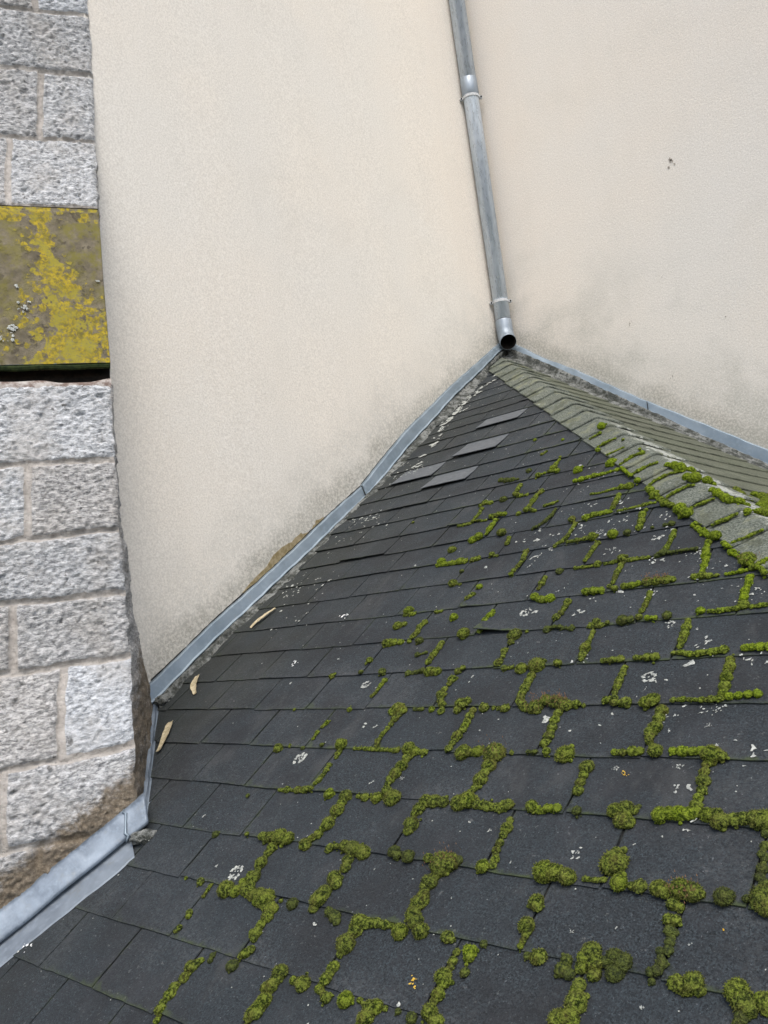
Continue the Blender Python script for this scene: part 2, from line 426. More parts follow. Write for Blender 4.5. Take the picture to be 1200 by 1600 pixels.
MOSS = """o 1395,-2030,7 1414,-2018,8 1421,-1994,8 1419,-1963,7 1417,-1932,7 1397,-1911,10
o 1437,-2025,6 1468,-2025,8 1495,-2023,10 1518,-2022,13
g 1437,-1912,7 1465,-1910,8 1495,-1909,8 1525,-1907,7
o 1642,-1946,11 1652,-1981,10 1658,-2011,11
g 1584,-2024,14
d 1628,-2026,11
d 1700,-2020,5
d 1736,-2017,6 1755,-2017,8
o 1771,-2047,8 1774,-2070,8 1775,-2097,8 1775,-2119,8
d 1757,-2140,8 1773,-2136,10 1789,-2139,7 1811,-2138,5 1836,-2137,5 1860,-2138,5
o 1545,-2049,8 1542,-2068,8 1542,-2088,8 1542,-2107,8 1540,-2123,7
o 1519,-2146,6 1542,-2146,7 1563,-2148,5 1587,-2143,10
d 1472,-2153,10
o 1609,-2144,5 1631,-2144,6 1660,-2139,13 1685,-2143,8 1711,-2142,7 1732,-2142,6
o 1664,-2163,8 1664,-2188,8 1667,-2210,8 1670,-2230,6
g 1605,-2256,10 1626,-2256,11 1648,-2256,11
o 1665,-2243,6 1686,-2255,9
g 1710,-2251,10 1733,-2251,11 1747,-2247,10
h 1772,-2246,15 1796,-2246,14 1820,-2246,13 1836,-2246,11
o 1789,-2281,7 1793,-2304,8 1794,-2326,8 1793,-2344,7
o 1563,-2284,9 1564,-2304,8 1564,-2325,10 1558,-2341,11
d 1550,-2379,11 1569,-2374,6 1586,-2376,6 1621,-2381,10
o 1685,-2370,10 1673,-2377,8 1699,-2380,8 1717,-2375,6
o 1688,-2399,6 1691,-2417,6 1692,-2435,7 1694,-2455,12 1697,-2474,10 1698,-2486,6
d 1756,-2374,12 1776,-2372,11
o 1795,-2366,9
g 1818,-2371,8 1837,-2373,8
d 1865,-2369,12
o 1919,-2387,8 1922,-2408,9 1924,-2427,9 1926,-2446,9 1927,-2464,7
o 1919,-2484,6 1936,-2483,8 1958,-2490,7 1974,-2489,8 1993,-2487,8 2010,-2485,8 2027,-2482,9
g 1941,-2362,10
o 1961,-2365,6 1982,-2367,7 2002,-2365,7 2022,-2364,7
o 2034,-2356,11 2053,-2362,6 2069,-2361,6 2082,-2360,6
g 2023,-2263,8 2026,-2285,9 2024,-2309,10 2028,-2330,11
g 2070,-2480,8 2083,-2480,9 2099,-2480,10 2112,-2479,8
o 2045,-2506,9 2050,-2526,10 2051,-2553,13 2055,-2576,12 2056,-2593,9
o 1962,-2608,6 1981,-2607,7 2000,-2608,5 2019,-2609,6 2037,-2608,7 2054,-2606,8
g 2071,-2602,9 2088,-2600,9 2105,-2598,9 2122,-2597,10
o 1598,-2487,7
o 1642,-2497,10
o 1759,-2496,7 1782,-2495,8 1800,-2494,9
o 1837,-2492,7 1864,-2493,10 1881,-2493,11
o 1818,-2516,8 1820,-2536,8 1821,-2555,9 1823,-2572,8 1825,-2586,6
o 1814,-2607,9 1831,-2601,8 1836,-2614,8 1862,-2613,10
o 1907,-2614,12 1919,-2608,13
o 1945,-2632,11 1946,-2651,12 1947,-2673,12 1940,-2683,10 1947,-2705,9 1968,-2727,12
o 1886,-2732,8 1904,-2732,9 1922,-2729,10 1937,-2728,8
g 2002,-2726,8 2020,-2726,10 2037,-2726,9 2054,-2723,8
o 2076,-2733,16 2094,-2734,11
h 1667,-2605,12 1693,-2609,14 1721,-2617,13 1747,-2615,9 1763,-2616,5
o 1711,-2636,11 1712,-2655,11 1717,-2674,10 1720,-2697,11 1720,-2715,10
o 1779,-2738,21
o 1735,-2735,9
d 1837,-2762,10
g 1886,-2120,9 1886,-2145,9 1893,-2167,10 1899,-2188,9 1901,-2208,9 1902,-2227,7
o 1889,-2245,9 1908,-2245,10 1926,-2248,9 1944,-2248,5
g 1966,-2248,5 1982,-2246,6 1999,-2243,7 2011,-2241,5
g 1277,-1614,14
g 1315,-1520,9
g 1406,-1618,16 1393,-1623,9
g 1302,-1687,8 1325,-1685,10 1346,-1680,9 1370,-1678,9 1399,-1678,8 1426,-1672,7 1449,-1672,9
o 1406,-1786,5 1436,-1790,5 1463,-1786,6 1488,-1781,6 1511,-1782,11 1539,-1786,11
g 1468,-1673,6 1500,-1709,6 1527,-1735,6
g 1564,-1774,12
o 1622,-1831,12 1651,-1863,13 1674,-1887,10 1698,-1913,13 1730,-1937,7
g 1763,-1964,17 1790,-1990,14 1771,-1989,8 1750,-1954,10
g 1820,-2032,9 1839,-2053,10 1858,-2074,11 1881,-2094,10 1903,-2107,14
o 1515,-1818,9 1520,-1844,10 1522,-1867,9 1524,-1886,7
g 1449,-1916,12 1467,-1908,11 1492,-1904,9 1518,-1903,8
o 1553,-1911,5 1572,-1908,5 1592,-1907,5 1617,-1905,5
o 1631,-1903,8 1649,-1899,7 1664,-1900,5
o 1644,-1925,7
g 1932,-2140,8 1958,-2169,10 1978,-2188,7
h 2008,-2215,16 2024,-2236,10 2046,-2249,7 2058,-2265,8
o 1238,-1419,5 1253,-1407,6 1267,-1395,7
o 1305,-1495,5 1321,-1482,7 1339,-1471,6 1358,-1466,6
o 1373,-1568,5 1396,-1557,5 1421,-1545,5
o 1456,-1653,6 1469,-1635,7 1481,-1621,7 1494,-1613,7 1516,-1610,8
o 1528,-1728,5 1543,-1717,7 1557,-1705,7 1575,-1694,5 1595,-1690,5
o 1617,-1809,5 1626,-1792,6 1639,-1785,7 1651,-1776,7 1669,-1769,5 1684,-1770,5
o 1701,-1891,5 1712,-1879,6 1725,-1870,6 1739,-1862,6 1751,-1855,5 1766,-1857,5
o 1796,-1967,5 1809,-1959,6 1823,-1954,7 1836,-1947,6 1848,-1943,5
o 1881,-2060,5 1891,-2052,6 1902,-2047,6 1913,-2044,7 1923,-2034,6 1933,-2029,5
o 1954,-2143,5 1969,-2135,5 1987,-2128,6 1999,-2119,6 2016,-2110,5
o 2039,-2234,7 2053,-2221,7
g 1253,-1346,15
o 1397,-1486,6
o 1496,-1580,6
g 1641,-1718,10 1666,-1728,14 1695,-1756,16 1705,-1737,13
g 1732,-1810,13 1761,-1824,16 1785,-1831,15 1798,-1823,9
g 1833,-1899,10 1852,-1917,13 1883,-1950,13 1900,-1964,12 1915,-1973,11 1932,-1972,8
g 1961,-2027,11 1975,-1991,16 1978,-1955,13
o 1775,-1582,11 1824,-1689,13 1846,-1694,11
g 1798,-1494,12 1815,-1493,16 1802,-1395,15 1928,-1868,13 1915,-1770,15
g 928,-1294,8
g 1089,-1357,7
o 1047,-1416,5 1043,-1427,6 1036,-1434,8
o 1106,-1593,11 1129,-1586,6
o 1146,-1493,6 1148,-1531,10 1151,-1562,11 1144,-1582,7 1182,-1590,9
d 1036,-1540,12
d 924,-1563,10 959,-1579,11 990,-1583,10 1013,-1586,6
o 1047,-1629,9 1055,-1660,10 1062,-1691,12 1092,-1703,9 1116,-1703,6
d 1019,-1706,11
o 922,-1715,7 935,-1701,10 964,-1708,11
o 945,-1740,8 953,-1769,8 953,-1792,9 952,-1813,7 981,-1814,5 1010,-1817,5
o 893,-1820,6 916,-1822,7 942,-1819,7
o 1177,-1701,11 1168,-1720,10 1171,-1757,10 1173,-1783,10 1176,-1806,11 1210,-1816,7
o 1145,-1815,10
o 1032,-1808,10 1056,-1802,12 1086,-1808,10
g 1060,-1832,10 1062,-1857,9 1065,-1883,10 1070,-1908,7
g 1026,-1927,15 1047,-1918,13
o 1138,-1918,13
o 1184,-1949,8 1195,-1979,8
o 1243,-1804,7 1271,-1799,7 1284,-1789,5
d 1296,-1830,6 1299,-1864,8 1291,-1895,9 1273,-1918,7 1257,-1921,5
o 963,-1965,12
g 961,-2026,15 951,-2037,10 1012,-2037,12 1044,-2036,13 1065,-2038,10
o 1096,-2036,10 1116,-2033,10
o 1166,-2028,11 1187,-2033,6
d 1086,-2089,7
o 1088,-2144,15 1120,-2150,5
g 1211,-2177,11
o 1208,-2209,9 1196,-2224,8
o 1297,-2037,10 1308,-2078,9 1308,-2098,7 1304,-2126,8 1303,-2139,7
o 1436,-2173,7 1439,-2198,11 1439,-2218,6
g 1448,-2254,13 1480,-2266,11 1498,-2263,12
o 614,-1736,6
o 991,-2253,13 982,-2262,8 1018,-2264,8
o 1108,-2266,7 1125,-2265,6
o 1096,-2309,10 1088,-2327,10 1097,-2349,9 1092,-2367,9 1088,-2381,8
o 994,-2316,14 1014,-2308,9
g 1198,-2300,14
g 1329,-2289,7 1332,-2309,11 1327,-2326,11 1326,-2346,8 1333,-2367,8
o 1283,-2373,15
o 1459,-2390,19 1461,-2415,10
o 1459,-2445,9 1466,-2463,7 1466,-2486,10
o 1492,-2501,10 1512,-2498,6
o 1488,-2378,5
o 1003,-2383,12 1031,-2382,12 1057,-2382,9
d 1129,-2383,13
o 1222,-2399,10 1224,-2419,9 1224,-2443,10 1226,-2469,9
d 1164,-2438,9 1189,-2431,5
o 989,-2448,9 984,-2460,5
d 993,-2493,7
d 1080,-2496,11
d 1178,-2502,9 1202,-2499,7 1227,-2497,7
o 1253,-2501,13 1279,-2502,13
o 1349,-2504,11 1362,-2497,7
o 1349,-2531,10 1349,-2545,7
o 1347,-2563,9 1351,-2582,11 1361,-2601,8 1375,-2612,8 1381,-2629,8
o 1111,-2525,9 1109,-2540,7 1112,-2568,6 1107,-2579,5
o 1544,-2506,14
o 1585,-2499,21
o 1586,-2530,11 1587,-2546,10 1589,-2569,13 1590,-2584,10 1597,-2606,10 1617,-2620,12
h 1645,-2620,17
o 1234,-2620,15 1221,-2629,10 1257,-2626,10 1249,-2652,10 1249,-2668,8 1248,-2681,7 1245,-2697,6 1247,-2719,7 1260,-2738,7
g 1347,-2623,8
o 1431,-2610,14 1447,-2604,12 1430,-2626,12
o 1476,-2627,9 1478,-2644,10 1482,-2662,10 1485,-2683,11 1479,-2699,11 1487,-2702,8 1480,-2720,9 1480,-2735,9
o 1505,-2621,12
o 1530,-2619,5
o 1565,-2622,12 1546,-2621,5
d 1290,-2621,5 1315,-2621,5
o 1184,-2739,5 1216,-2738,6 1248,-2739,6 1279,-2739,6 1304,-2740,6 1325,-2740,7
o 1362,-2738,14 1386,-2743,10 1412,-2744,9
o 1374,-2762,11 1375,-2784,13 1373,-2803,12 1370,-2818,11 1370,-2828,8
o 1525,-2743,15 1544,-2741,11 1562,-2738,11
h 1610,-2743,21 1598,-2753,9
o 1613,-2772,13 1611,-2789,11 1613,-2807,12 1610,-2825,8 1605,-2836,8
o 1649,-2737,5
d 1691,-2736,5 1709,-2736,6
o 1058,-2861,8 1031,-2863,5 1096,-2860,9 1118,-2859,9 1142,-2856,8 1143,-2842,7 1147,-2834,8 1147,-2819,7 1145,-2804,7
g 1211,-2864,12
o 1268,-2866,16 1269,-2883,11 1274,-2903,15
o 1276,-2935,17 1271,-2944,9 1270,-2961,12 1260,-2971,10 1249,-2985,16
o 1302,-2862,5 1327,-2864,10 1343,-2859,5
o 1364,-2863,12
o 1381,-2846,11 1408,-2861,17
o 1504,-2862,14 1526,-2860,13 1549,-2860,12
o 1592,-2860,19 1612,-2855,15 1636,-2859,12 1664,-2861,11 1689,-2861,12 1712,-2856,12
o 1499,-2879,13 1495,-2890,8 1507,-2916,17 1507,-2928,11
o 1730,-2884,7 1734,-2902,11 1734,-2915,9 1736,-2931,8 1737,-2946,8 1745,-2963,7 1747,-2974,6
g 1728,-2979,12
o 1101,-2982,12 1133,-2982,12 1160,-2979,17 1187,-2980,14
o 1156,-3003,12 1154,-3015,10 1159,-3039,15 1165,-3055,9 1172,-3070,13
o 1326,-2984,10 1345,-2980,6 1369,-2978,13 1394,-2981,14 1427,-2984,14
o 1398,-3003,12 1405,-3018,12
o 1396,-3042,14 1411,-3052,10
o 1397,-3073,15 1394,-3086,15 1391,-3102,12
d 1506,-2975,13 1519,-2981,9
d 1548,-2981,12
h 1597,-2978,8 1637,-2986,23 1654,-2981,15
d 1668,-2975,10
o 1633,-3006,11 1630,-3020,13 1625,-3027,10 1634,-3047,12 1633,-3059,12 1643,-3052,9
o 1637,-3081,13 1651,-3090,12 1669,-3101,13
o 1626,-3110,14
o 1221,-3101,14 1248,-3105,18 1227,-3112,11 1289,-3119,11 1287,-3135,14 1285,-3152,12 1289,-3167,10 1294,-3178,8
o 1290,-3101,5
d 1329,-3103,14
d 1433,-3101,10 1458,-3108,11 1469,-3115,7
o 1524,-3109,14 1540,-3108,13 1563,-3103,10 1584,-3103,8 1599,-3102,6
o 1527,-3125,11 1522,-3132,8 1526,-3149,15 1521,-3159,9 1527,-3168,6
o 1529,-3188,12 1530,-3198,10 1529,-3208,10 1523,-3222,7 1551,-3232,10
o 1727,-3101,12 1739,-3103,7
g 1784,-3115,13 1788,-3123,9
o 1760,-3120,7 1762,-3134,8 1764,-3143,6
d 1795,-3146,9
d 1802,-3099,7
o 1760,-3159,14 1767,-3166,11 1769,-3185,11 1767,-3195,7
o 1770,-3211,11 1787,-3219,12
o 1414,-3217,13 1415,-3229,11 1415,-3240,14 1400,-3244,9
o 1420,-3264,13 1419,-3276,12 1423,-3285,11
o 1454,-3222,7 1482,-3223,12
g 1594,-3227,16
o 1621,-3221,5 1654,-3229,15 1662,-3223,11
o 1655,-3242,12 1652,-3250,11
o 1680,-3221,5
d 1739,-3223,9
d 1707,-3220,5
o 878,-2500,10 888,-2495,5
o 833,-2618,5
o 1059,-2621,7
o 1013,-2664,8 1008,-2678,5
o 1007,-2696,7 1012,-2716,5
o 903,-2748,12
o 939,-2738,6
d 995,-2743,6
d 1063,-2735,6
o 1134,-2734,14 1140,-2756,8 1143,-2766,6
o 1142,-2790,7 1139,-2805,5
o 1143,-2825,5 1143,-2843,5
d 931,-2886,5
d 929,-2991,9
o 1043,-2982,6
o 1111,-3104,16 1143,-3103,12 1150,-3084,10 1174,-3097,12 1202,-3103,13 1159,-3069,11
o 1008,-3098,9
o 947,-3097,5
o 1053,-3163,8 1058,-3170,6
o 1059,-3194,6 1056,-3203,5
o 1048,-3102,5 1051,-3111,5 1054,-3125,5
o 1189,-3237,8 1184,-3244,9 1177,-3252,11
o 1181,-3271,12
o 1174,-3290,11 1178,-3303,12
o 1176,-3318,8 1180,-3328,10 1188,-3344,7
d 1210,-3222,7 1214,-3231,5
d 1284,-3229,11
o 1306,-3197,10 1300,-3205,9 1293,-3212,7
o 1277,-3168,8
o 1413,-3287,11 1414,-3296,7
o 1840,-2764,12 1841,-2782,9 1842,-2798,10 1846,-2816,10
o 2069,-2747,9 2071,-2764,10 2075,-2782,12 2078,-2800,10 2077,-2816,9 2078,-2830,10
o 1766,-2856,11
g 1782,-2860,8 1801,-2857,9 1821,-2855,8
d 1863,-2857,9
o 1938,-2852,12 1957,-2848,13 1971,-2848,9 1956,-2867,14 1969,-2869,12
d 1977,-2839,5
g 2022,-2853,12 2038,-2849,11 2054,-2848,12 2069,-2847,11 2082,-2843,9
o 2103,-2846,12 2117,-2845,12 2127,-2856,14
o 2148,-2850,12 2161,-2848,11 2181,-2847,16 2194,-2848,16
d 2198,-2865,6
o 1969,-2922,8 1981,-2918,6 1975,-2945,21
o 1857,-2975,19 1876,-2973,14
o 1901,-2977,15
o 1934,-2975,5 1953,-2974,5 1968,-2972,5
g 1996,-2975,12
o 2019,-2976,8 2033,-2975,11
o 2064,-2974,14 2074,-2979,9
h 2099,-2971,14 2117,-2974,15 2130,-2974,8
o 2092,-2992,10 2103,-2995,7
d 2166,-2974,13
d 2197,-2971,6
o 1865,-3023,12 1870,-3030,8
o 1867,-3062,13 1872,-3068,9 1873,-3085,6 1873,-3093,5
o 1910,-3101,13
d 1889,-3102,6
o 2093,-3015,10 2103,-3015,8
d 2100,-3031,8 2109,-3032,6 2106,-3047,8 2108,-3058,9 2096,-3061,6 2105,-3077,8 2102,-3087,8 2093,-3091,7 2097,-3100,6
d 1958,-3097,9 1957,-3111,10 1970,-3115,9
o 1986,-3102,11 1995,-3081,13 1988,-3091,11 2008,-3094,13 2010,-3108,12
d 2034,-3083,12 2049,-3086,12 2041,-3100,13 2023,-3090,9
o 1994,-3126,11 1994,-3138,12 2001,-3150,13 2000,-3159,8
o 1986,-3177,14 1999,-3173,14
o 2131,-3096,10 2141,-3098,12 2157,-3093,14 2165,-3099,9 2151,-3101,10
o 2216,-3092,13 2226,-3101,16 2234,-3108,11
d 2228,-3119,10 2225,-3127,7
o 2252,-3095,13 2257,-3103,10
d 2203,-2886,8 2201,-2900,6 2207,-2902,6 2208,-2923,8 2208,-2936,7 2216,-2944,7
o 2223,-2969,18 2228,-2980,14"""
LICHEN = "1446,-2305,17rw 1475,-2311,13sw 1884,-2543,16rw 1959,-2515,15sw 1421,-2625,9sw 1689,-2644,19sw 1015,-2773,19rw 1100,-3067,19rw 1418,-3129,8sw 1138,-3095,4sw 1898,-2933,13fw 1899,-2761,8fw 2020,-2753,10fw 2029,-2792,6sw 1696,-2910,7sw 1047,-2536,14rw 1157,-2671,8sw 648,-2433,18bw 713,-2520,9sw 694,-2235,19bw 579,-3311,18bw 1405,-2523,6sw 1732,-2062,20fw 1760,-2163,22fw 1789,-2287,18fw 1878,-2390,15fw 1976,-2439,6sw 2051,-2626,12fw 2064,-2619,8sw 2048,-2666,7fw 1872,-2146,14fw 842,-2431,7sw 1200,-2676,6sw 1611,-2320,9sw 1947,-2412,5sw 1823,-2666,5sw 1526,-1995,14fw 1572,-1994,12fw 1029,-2763,9sw 1314,-2829,5sw 1640,-2896,5sw 1619,-3049,3sw 1693,-3039,3sw 1778,-2964,3sw 1993,-2906,4sw 2134,-3043,3sw 2096,-3133,4sw 2017,-3038,3sw 1948,-3056,5fw 1398,-2812,7fw 840,-2020,8sw 1176,-2084,9sw 1304,-1985,9sw 1315,-1987,9sw 1389,-3346,4sw 1022,-3062,5sw 829,-2951,6sw 564,-3329,7sw 1922,-2774,8fy 1706,-3175,9fy 1717,-3183,4sy 2175,-3016,3sy"
# ------------------------------------------------------------------ ground
g = MB(); g.add([(-60, -60, -7), (60, -60, -7), (60, 60, -7), (-60, 60, -7)], [(0, 1, 2, 3)])
tag(g.build('ground', M['ground']), kind='structure')

# ------------------------------------------------------------------ roof geometry
P1 = .625
NRM = Vector((0, -P1, 1)).normalized()
SLP = Vector((0, -1, -P1)).normalized()
def xw(y): return .03 - .0155 * y           # face of the left-hand wall
def hipx(y): return -y - .06
def zrear(x, y):
    t = min(1.0, max(0.0, -y / (x + .06)))
    t = t ** 1.25
    return (1 - t) * (-.7 * x - .02) + t * (-.625 * (x + .06))

LZ = [(-4.5, -2.58), (-1.8, -2.585), (-1.55, -2.604), (-1.42, -2.628), (-1.25, -2.645), (-1.08, -2.640), (-1.02, -2.668), (-.756, -2.658), (-.41, -2.646), (.18, -2.628), (.435, -2.613), (.667, -2.60), (1.0, -2.59), (5.5, -2.51)]
# ------------------------------------------------------------------ rendered walls
def wall_slab(name, pts, thick, mat, label):
    g = MB(); a = [Vector(p) for p in pts]; b = [Vector(p) + Vector(thick) for p in pts]
    n = len(a)
    g.add(a + b, [tuple(range(n)), tuple(range(2 * n - 1, n - 1, -1))] + [(i, (i + 1) % n, (i + 1) % n + n, i + n) for i in range(n)])
    return tag(g.build(name, mat), label, 'wall')
WL = wall_slab('rendered_wall', [(xw(0), .4, -2.6), (xw(-2.6), -2.62, -2.6)] + [(xw(-2.6), b_ - .012, a_) for a_, b_ in LZ[1:]] + [(xw(0), .4, 5.5)], (-.35, 0, 0), M['L'],
               'large cream roughcast wall between the grey stone wall and the zinc downpipe')
WR = wall_slab('rendered_wall', [(xw(0), 0, -4.5), (6, 0, -4.5), (6, 0, 5.5), (xw(0), 0, 5.5)], (0, .35, 0), M['Rr'],
               'cream roughcast wall to the right of the downpipe, dirty above the sloping flashing')
# broken strip above the left flashing
def ragged_patch(name, pts, nrm, th, mat, parent, seed=1, sub=6, amp=.006):
    rs = np.random.RandomState(seed); P = []
    n = len(pts)
    for i in range(n):
        a = Vector(pts[i]); b = Vector(pts[(i + 1) % n])
        for k in range(sub):
            q = a.lerp(b, k / sub); P.append(q + Vector((0, rs.randn() * amp, rs.randn() * amp)) if k else q)
    g = MB(); N = Vector(nrm)
    m_ = len(P)
    g.add([p + N * th for p in P] + [p - N * .004 for p in P], [tuple(range(m_))] + [(i, (i + 1) % m_, (i + 1) % m_ + m_, i + m_) for i in range(m_)])
    o = g.build(name, mat, parent); return o
def wl(y, z, off=0.0): return (xw(y) + off, y, z)
def lz(y, h): return P1 * y + h
bp = ragged_patch('bare_patch', [wl(-2.16, -1.262), wl(-2.16, lz(-2.16, .075)), wl(-1.80, lz(-1.80, .06)), wl(-1.775, -1.035), wl(-1.83, -1.046), wl(-1.93, -1.093)], (1, 0, 0), .0025, M['brown'], WL, 3, 5, .004)
bp['label'] = 'strip of bare brown mortar where the render broke off'
bp = ragged_patch('bare_patch', [wl(-1.755, lz(-1.755, .055)), wl(-1.67, lz(-1.67, .055)), wl(-1.675, -.972), wl(-1.72, -.985), wl(-1.745, -1.015)], (1, 0, 0), .0025, M['brown'], WL, 8, 4, .004)
bp['label'] = 'small rounded chip out of the render'
# little marks on the right-hand wall
for (x, z, r, k) in ((1.167, .651, .022, 7), (.813, -.082, .012, 4), (.992, -.433, .012, 3), (1.02, .10, .007, 2), (1.30, -.2, .008, 2)):
    g = MB(); rs = np.random.RandomState(int(x * 100))
    for j in range(k):
        cx, cz = x + rs.randn() * r * .5, z + rs.randn() * r * .6
        rr = r * (.16 + .2 * rs.rand()); an = np.linspace(0, 2 * math.pi, 9)[:-1]
        q = [(cx + rr * (1 + .5 * rs.randn()) * math.cos(a), -.0025, cz + rr * (1 + .4 * rs.randn()) * math.sin(a)) for a in an]
        g.add(q, [tuple(range(8))])
    g.build('stain_mark', mat_flat('mark', (.22, .20, .17), (.40, .37, .33), 200) if k == 7 else bpy.data.materials['mark'], WR)

# ------------------------------------------------------------------ flashing on the left wall
LTOP = [(-.03, .080), (-.14, .084), (-.40, .097), (-.677, .104), (-1.038, .100), (-1.25, .078), (-1.415, .052)]
LTOP2 = [(-1.405, .049), (-1.56, .058), (-1.728, .065), (-2.005, .069), (-2.281, .087), (-2.437, .087), (-2.64, .091)]
LLOW = [(-.03, .045), (-.152, .049), (-.69, .053), (-1.1, .030), (-1.425, .0), (-1.7, .008), (-2.014, .018), (-2.288, .033), (-2.444, .033), (-2.7, .035)]
def interp(T, y):
    T = sorted(T); return float(np.interp(y, [t[0] for t in T], [t[1] for t in T]))
FL = empty('wall_flashing', (.06, -1.3, -.8), 'long bluish zinc flashing sloping along the left roughcast wall down to the stone wall', 'flashing')
def strip_left(tops, y0, y1, dx, name):
    g = MB(); N = 46; P = []
    for i in range(N):
        y = y0 + (y1 - y0) * i / (N - 1)
        wob = .0015 * math.sin(i * 1.7) + .002 * math.sin(i * .43 + y0)
        zt = lz(y, interp(tops, y) + wob * .8); zb = lz(y, interp(LLOW, y) + wob)
        X = xw(y)
        pr = [(X - .004, zt + .003), (X + .012 + dx, zt + .001), (X + .017 + dx, zt - .003), (X + .027 + dx, zb + .008), (X + .033 + dx, zb + .002), (X + .031 + dx, zb - .003), (X + .012, zb - .004), (X - .004, zb)]
        P.append([(a, y, b) for a, b in pr])
    P = np.array(P); P = np.concatenate([P, P[:, :1]], 1)
    g.grid(P)
    g.f.append(tuple(range(8))); n0 = (N - 1) * 9; g.f.append(tuple(n0 + i for i in range(8)))
    return g.build(name, M['zinc'], FL)
strip_left(LTOP, -.02, -1.418, .006, 'zinc_strip'); strip_left(LTOP2, -1.412, -2.625, 0, 'zinc_strip')
# sealant line along the wall
g = MB()
for (tops, y0, y1) in ((LTOP, -.05, -1.41), (LTOP2, -1.42, -2.60)):
    path = []; rs = np.random.RandomState(4)
    for i in range(60):
        y = y0 + (y1 - y0) * i / 59; path.append((xw(y) + .001, y, lz(y, interp(tops, y) + .0035 + .001 * rs.randn())))
    g.tube(path, .0028, 5)
g.build('sealant_line', M['dark'], FL)

# dirty fillet between zinc and shingles
def fillet(pathfn, n, name, parent, amp=.004, seed=5):
    P = []
    for i in range(n):
        rows = pathfn(i / (n - 1)); k = 9
        q = []
        for j in range(k):
            t = j / (k - 1) * (len(rows) - 1); a = int(min(t, len(rows) - 2)); f = t - a
            q.append(np.array(rows[a]) * (1 - f) + np.array(rows[a + 1]) * f)
        P.append(q)
    P = np.array(P)
    d = fbm(P, 45, 4, seed)[..., None] * np.array([.7, -.3, 1.0]) * amp * 1.6
    P = P + d
    me = MB(); me.grid(P)
    return me.build(name, M['fillet'], parent, smooth=True)
def left_fil(t):
    y = -.03 - t * 2.58
    xe = xw(y) + .068 + .012 * math.sin(y * 9) + .01 * math.sin(y * 31)
    xe -= .045 * max(0, 1 - abs(y) / .5) + .03 * max(0, (-y - 2.2) / .4)
    zb = lz(y, interp(LLOW, y))
    return [(xw(y) + .002, y, zb + .004), (xw(y) + .030, y, zb - .004), (xw(y) + .042, y, min(zb - .008, lz(y, .028)) if zb > lz(y, .03) else lz(y, .012)), (xe, y, lz(y, .006)), (xe + .01, y, lz(y, -.004))]
f_ = fillet(left_fil, 420, 'mortar_fillet', FL)
f_['label'] = 'dirty grey strip between the zinc and the shingles'

# ------------------------------------------------------------------ flashing on the right wall
FR = empty('wall_flashing', (.8, -.02, -.5), 'bluish zinc flashing sloping along the right roughcast wall, right of the pipe outlet', 'flashing')
RTOP = [(.04, .084), (.11, .086), (.27, .072), (.46, .083), (.8, .073), (1.11, .080), (1.39, .083), (3.2, .086)]
RLOW = [(.04, .048), (.18, .054), (.41, .052), (.82, .034), (1.12, .018), (1.39, .016), (3.2, .014)]
def strip_right(x0, x1, dy, parent):
    g = MB(); N = 40; P = []
    for i in range(N):
        x = x0 + (x1 - x0) * i / (N - 1); wob = .0015 * math.sin(i * 1.3 + x0)
        zt = -.7 * x + interp(RTOP, x) + wob; zb = -.7 * x + interp(RLOW, x) + wob * .6
        pr = [(.004, zt + .003), (-.012 - dy, zt + .001), (-.014 - dy, zt - .003), (-.022 - dy, zb), (-.024 - dy, zb - .006), (-.022 - dy, zb - .010), (-.012, zb - .011), (.004, zb - .006)]
        P.append([(x, a, b) for a, b in pr])
    P = np.array(P); P = np.concatenate([P, P[:, :1]], 1); g.grid(P)
    g.f.append(tuple(range(8))); n0 = (N - 1) * 9; g.f.append(tuple(n0 + i for i in range(8)))
    g.build('zinc_strip', M['zinc'], parent)
strip_right(.045, .842, .005, FR); strip_right(.836, 1.9, 0, FR); strip_right(1.895, 3.2, .0025, FR)
for xs_ in (.842, 1.897):
    g = MB(); zt = -.7 * xs_ + interp(RTOP, xs_); zb = -.7 * xs_ + interp(RLOW, xs_)
    g.tube([(xs_, -.018, zt), (xs_ + .004, -.0295, zb - .004)], .0022, 6); g.build('lap_joint', M['dark'], FR)
g = MB(); yj = -1.418
g.tube([(xw(yj) + .012, yj, lz(yj, .052)), (xw(yj) + .036, yj - .004, lz(yj, .004))], .0024, 6); g.build('lap_joint', M['dark'], FL)
def right_fil(t):
    x = .06 + t * 3.1
    zb = -.7 * x + interp(RLOW, x)
    return [(x, -.002, zb + .004), (x, -.034, zb - .003), (x, -.040, -.7 * x + .004), (x, -.085 - .008 * math.sin(x * 17), zrear(x, -.085) + .008), (x, -.10, zrear(x, -.1) - .004)]
f_ = fillet(right_fil, 460, 'lead_apron', FR, .003, 11)
f_['label'] = 'dirty grey lead strip under the zinc'

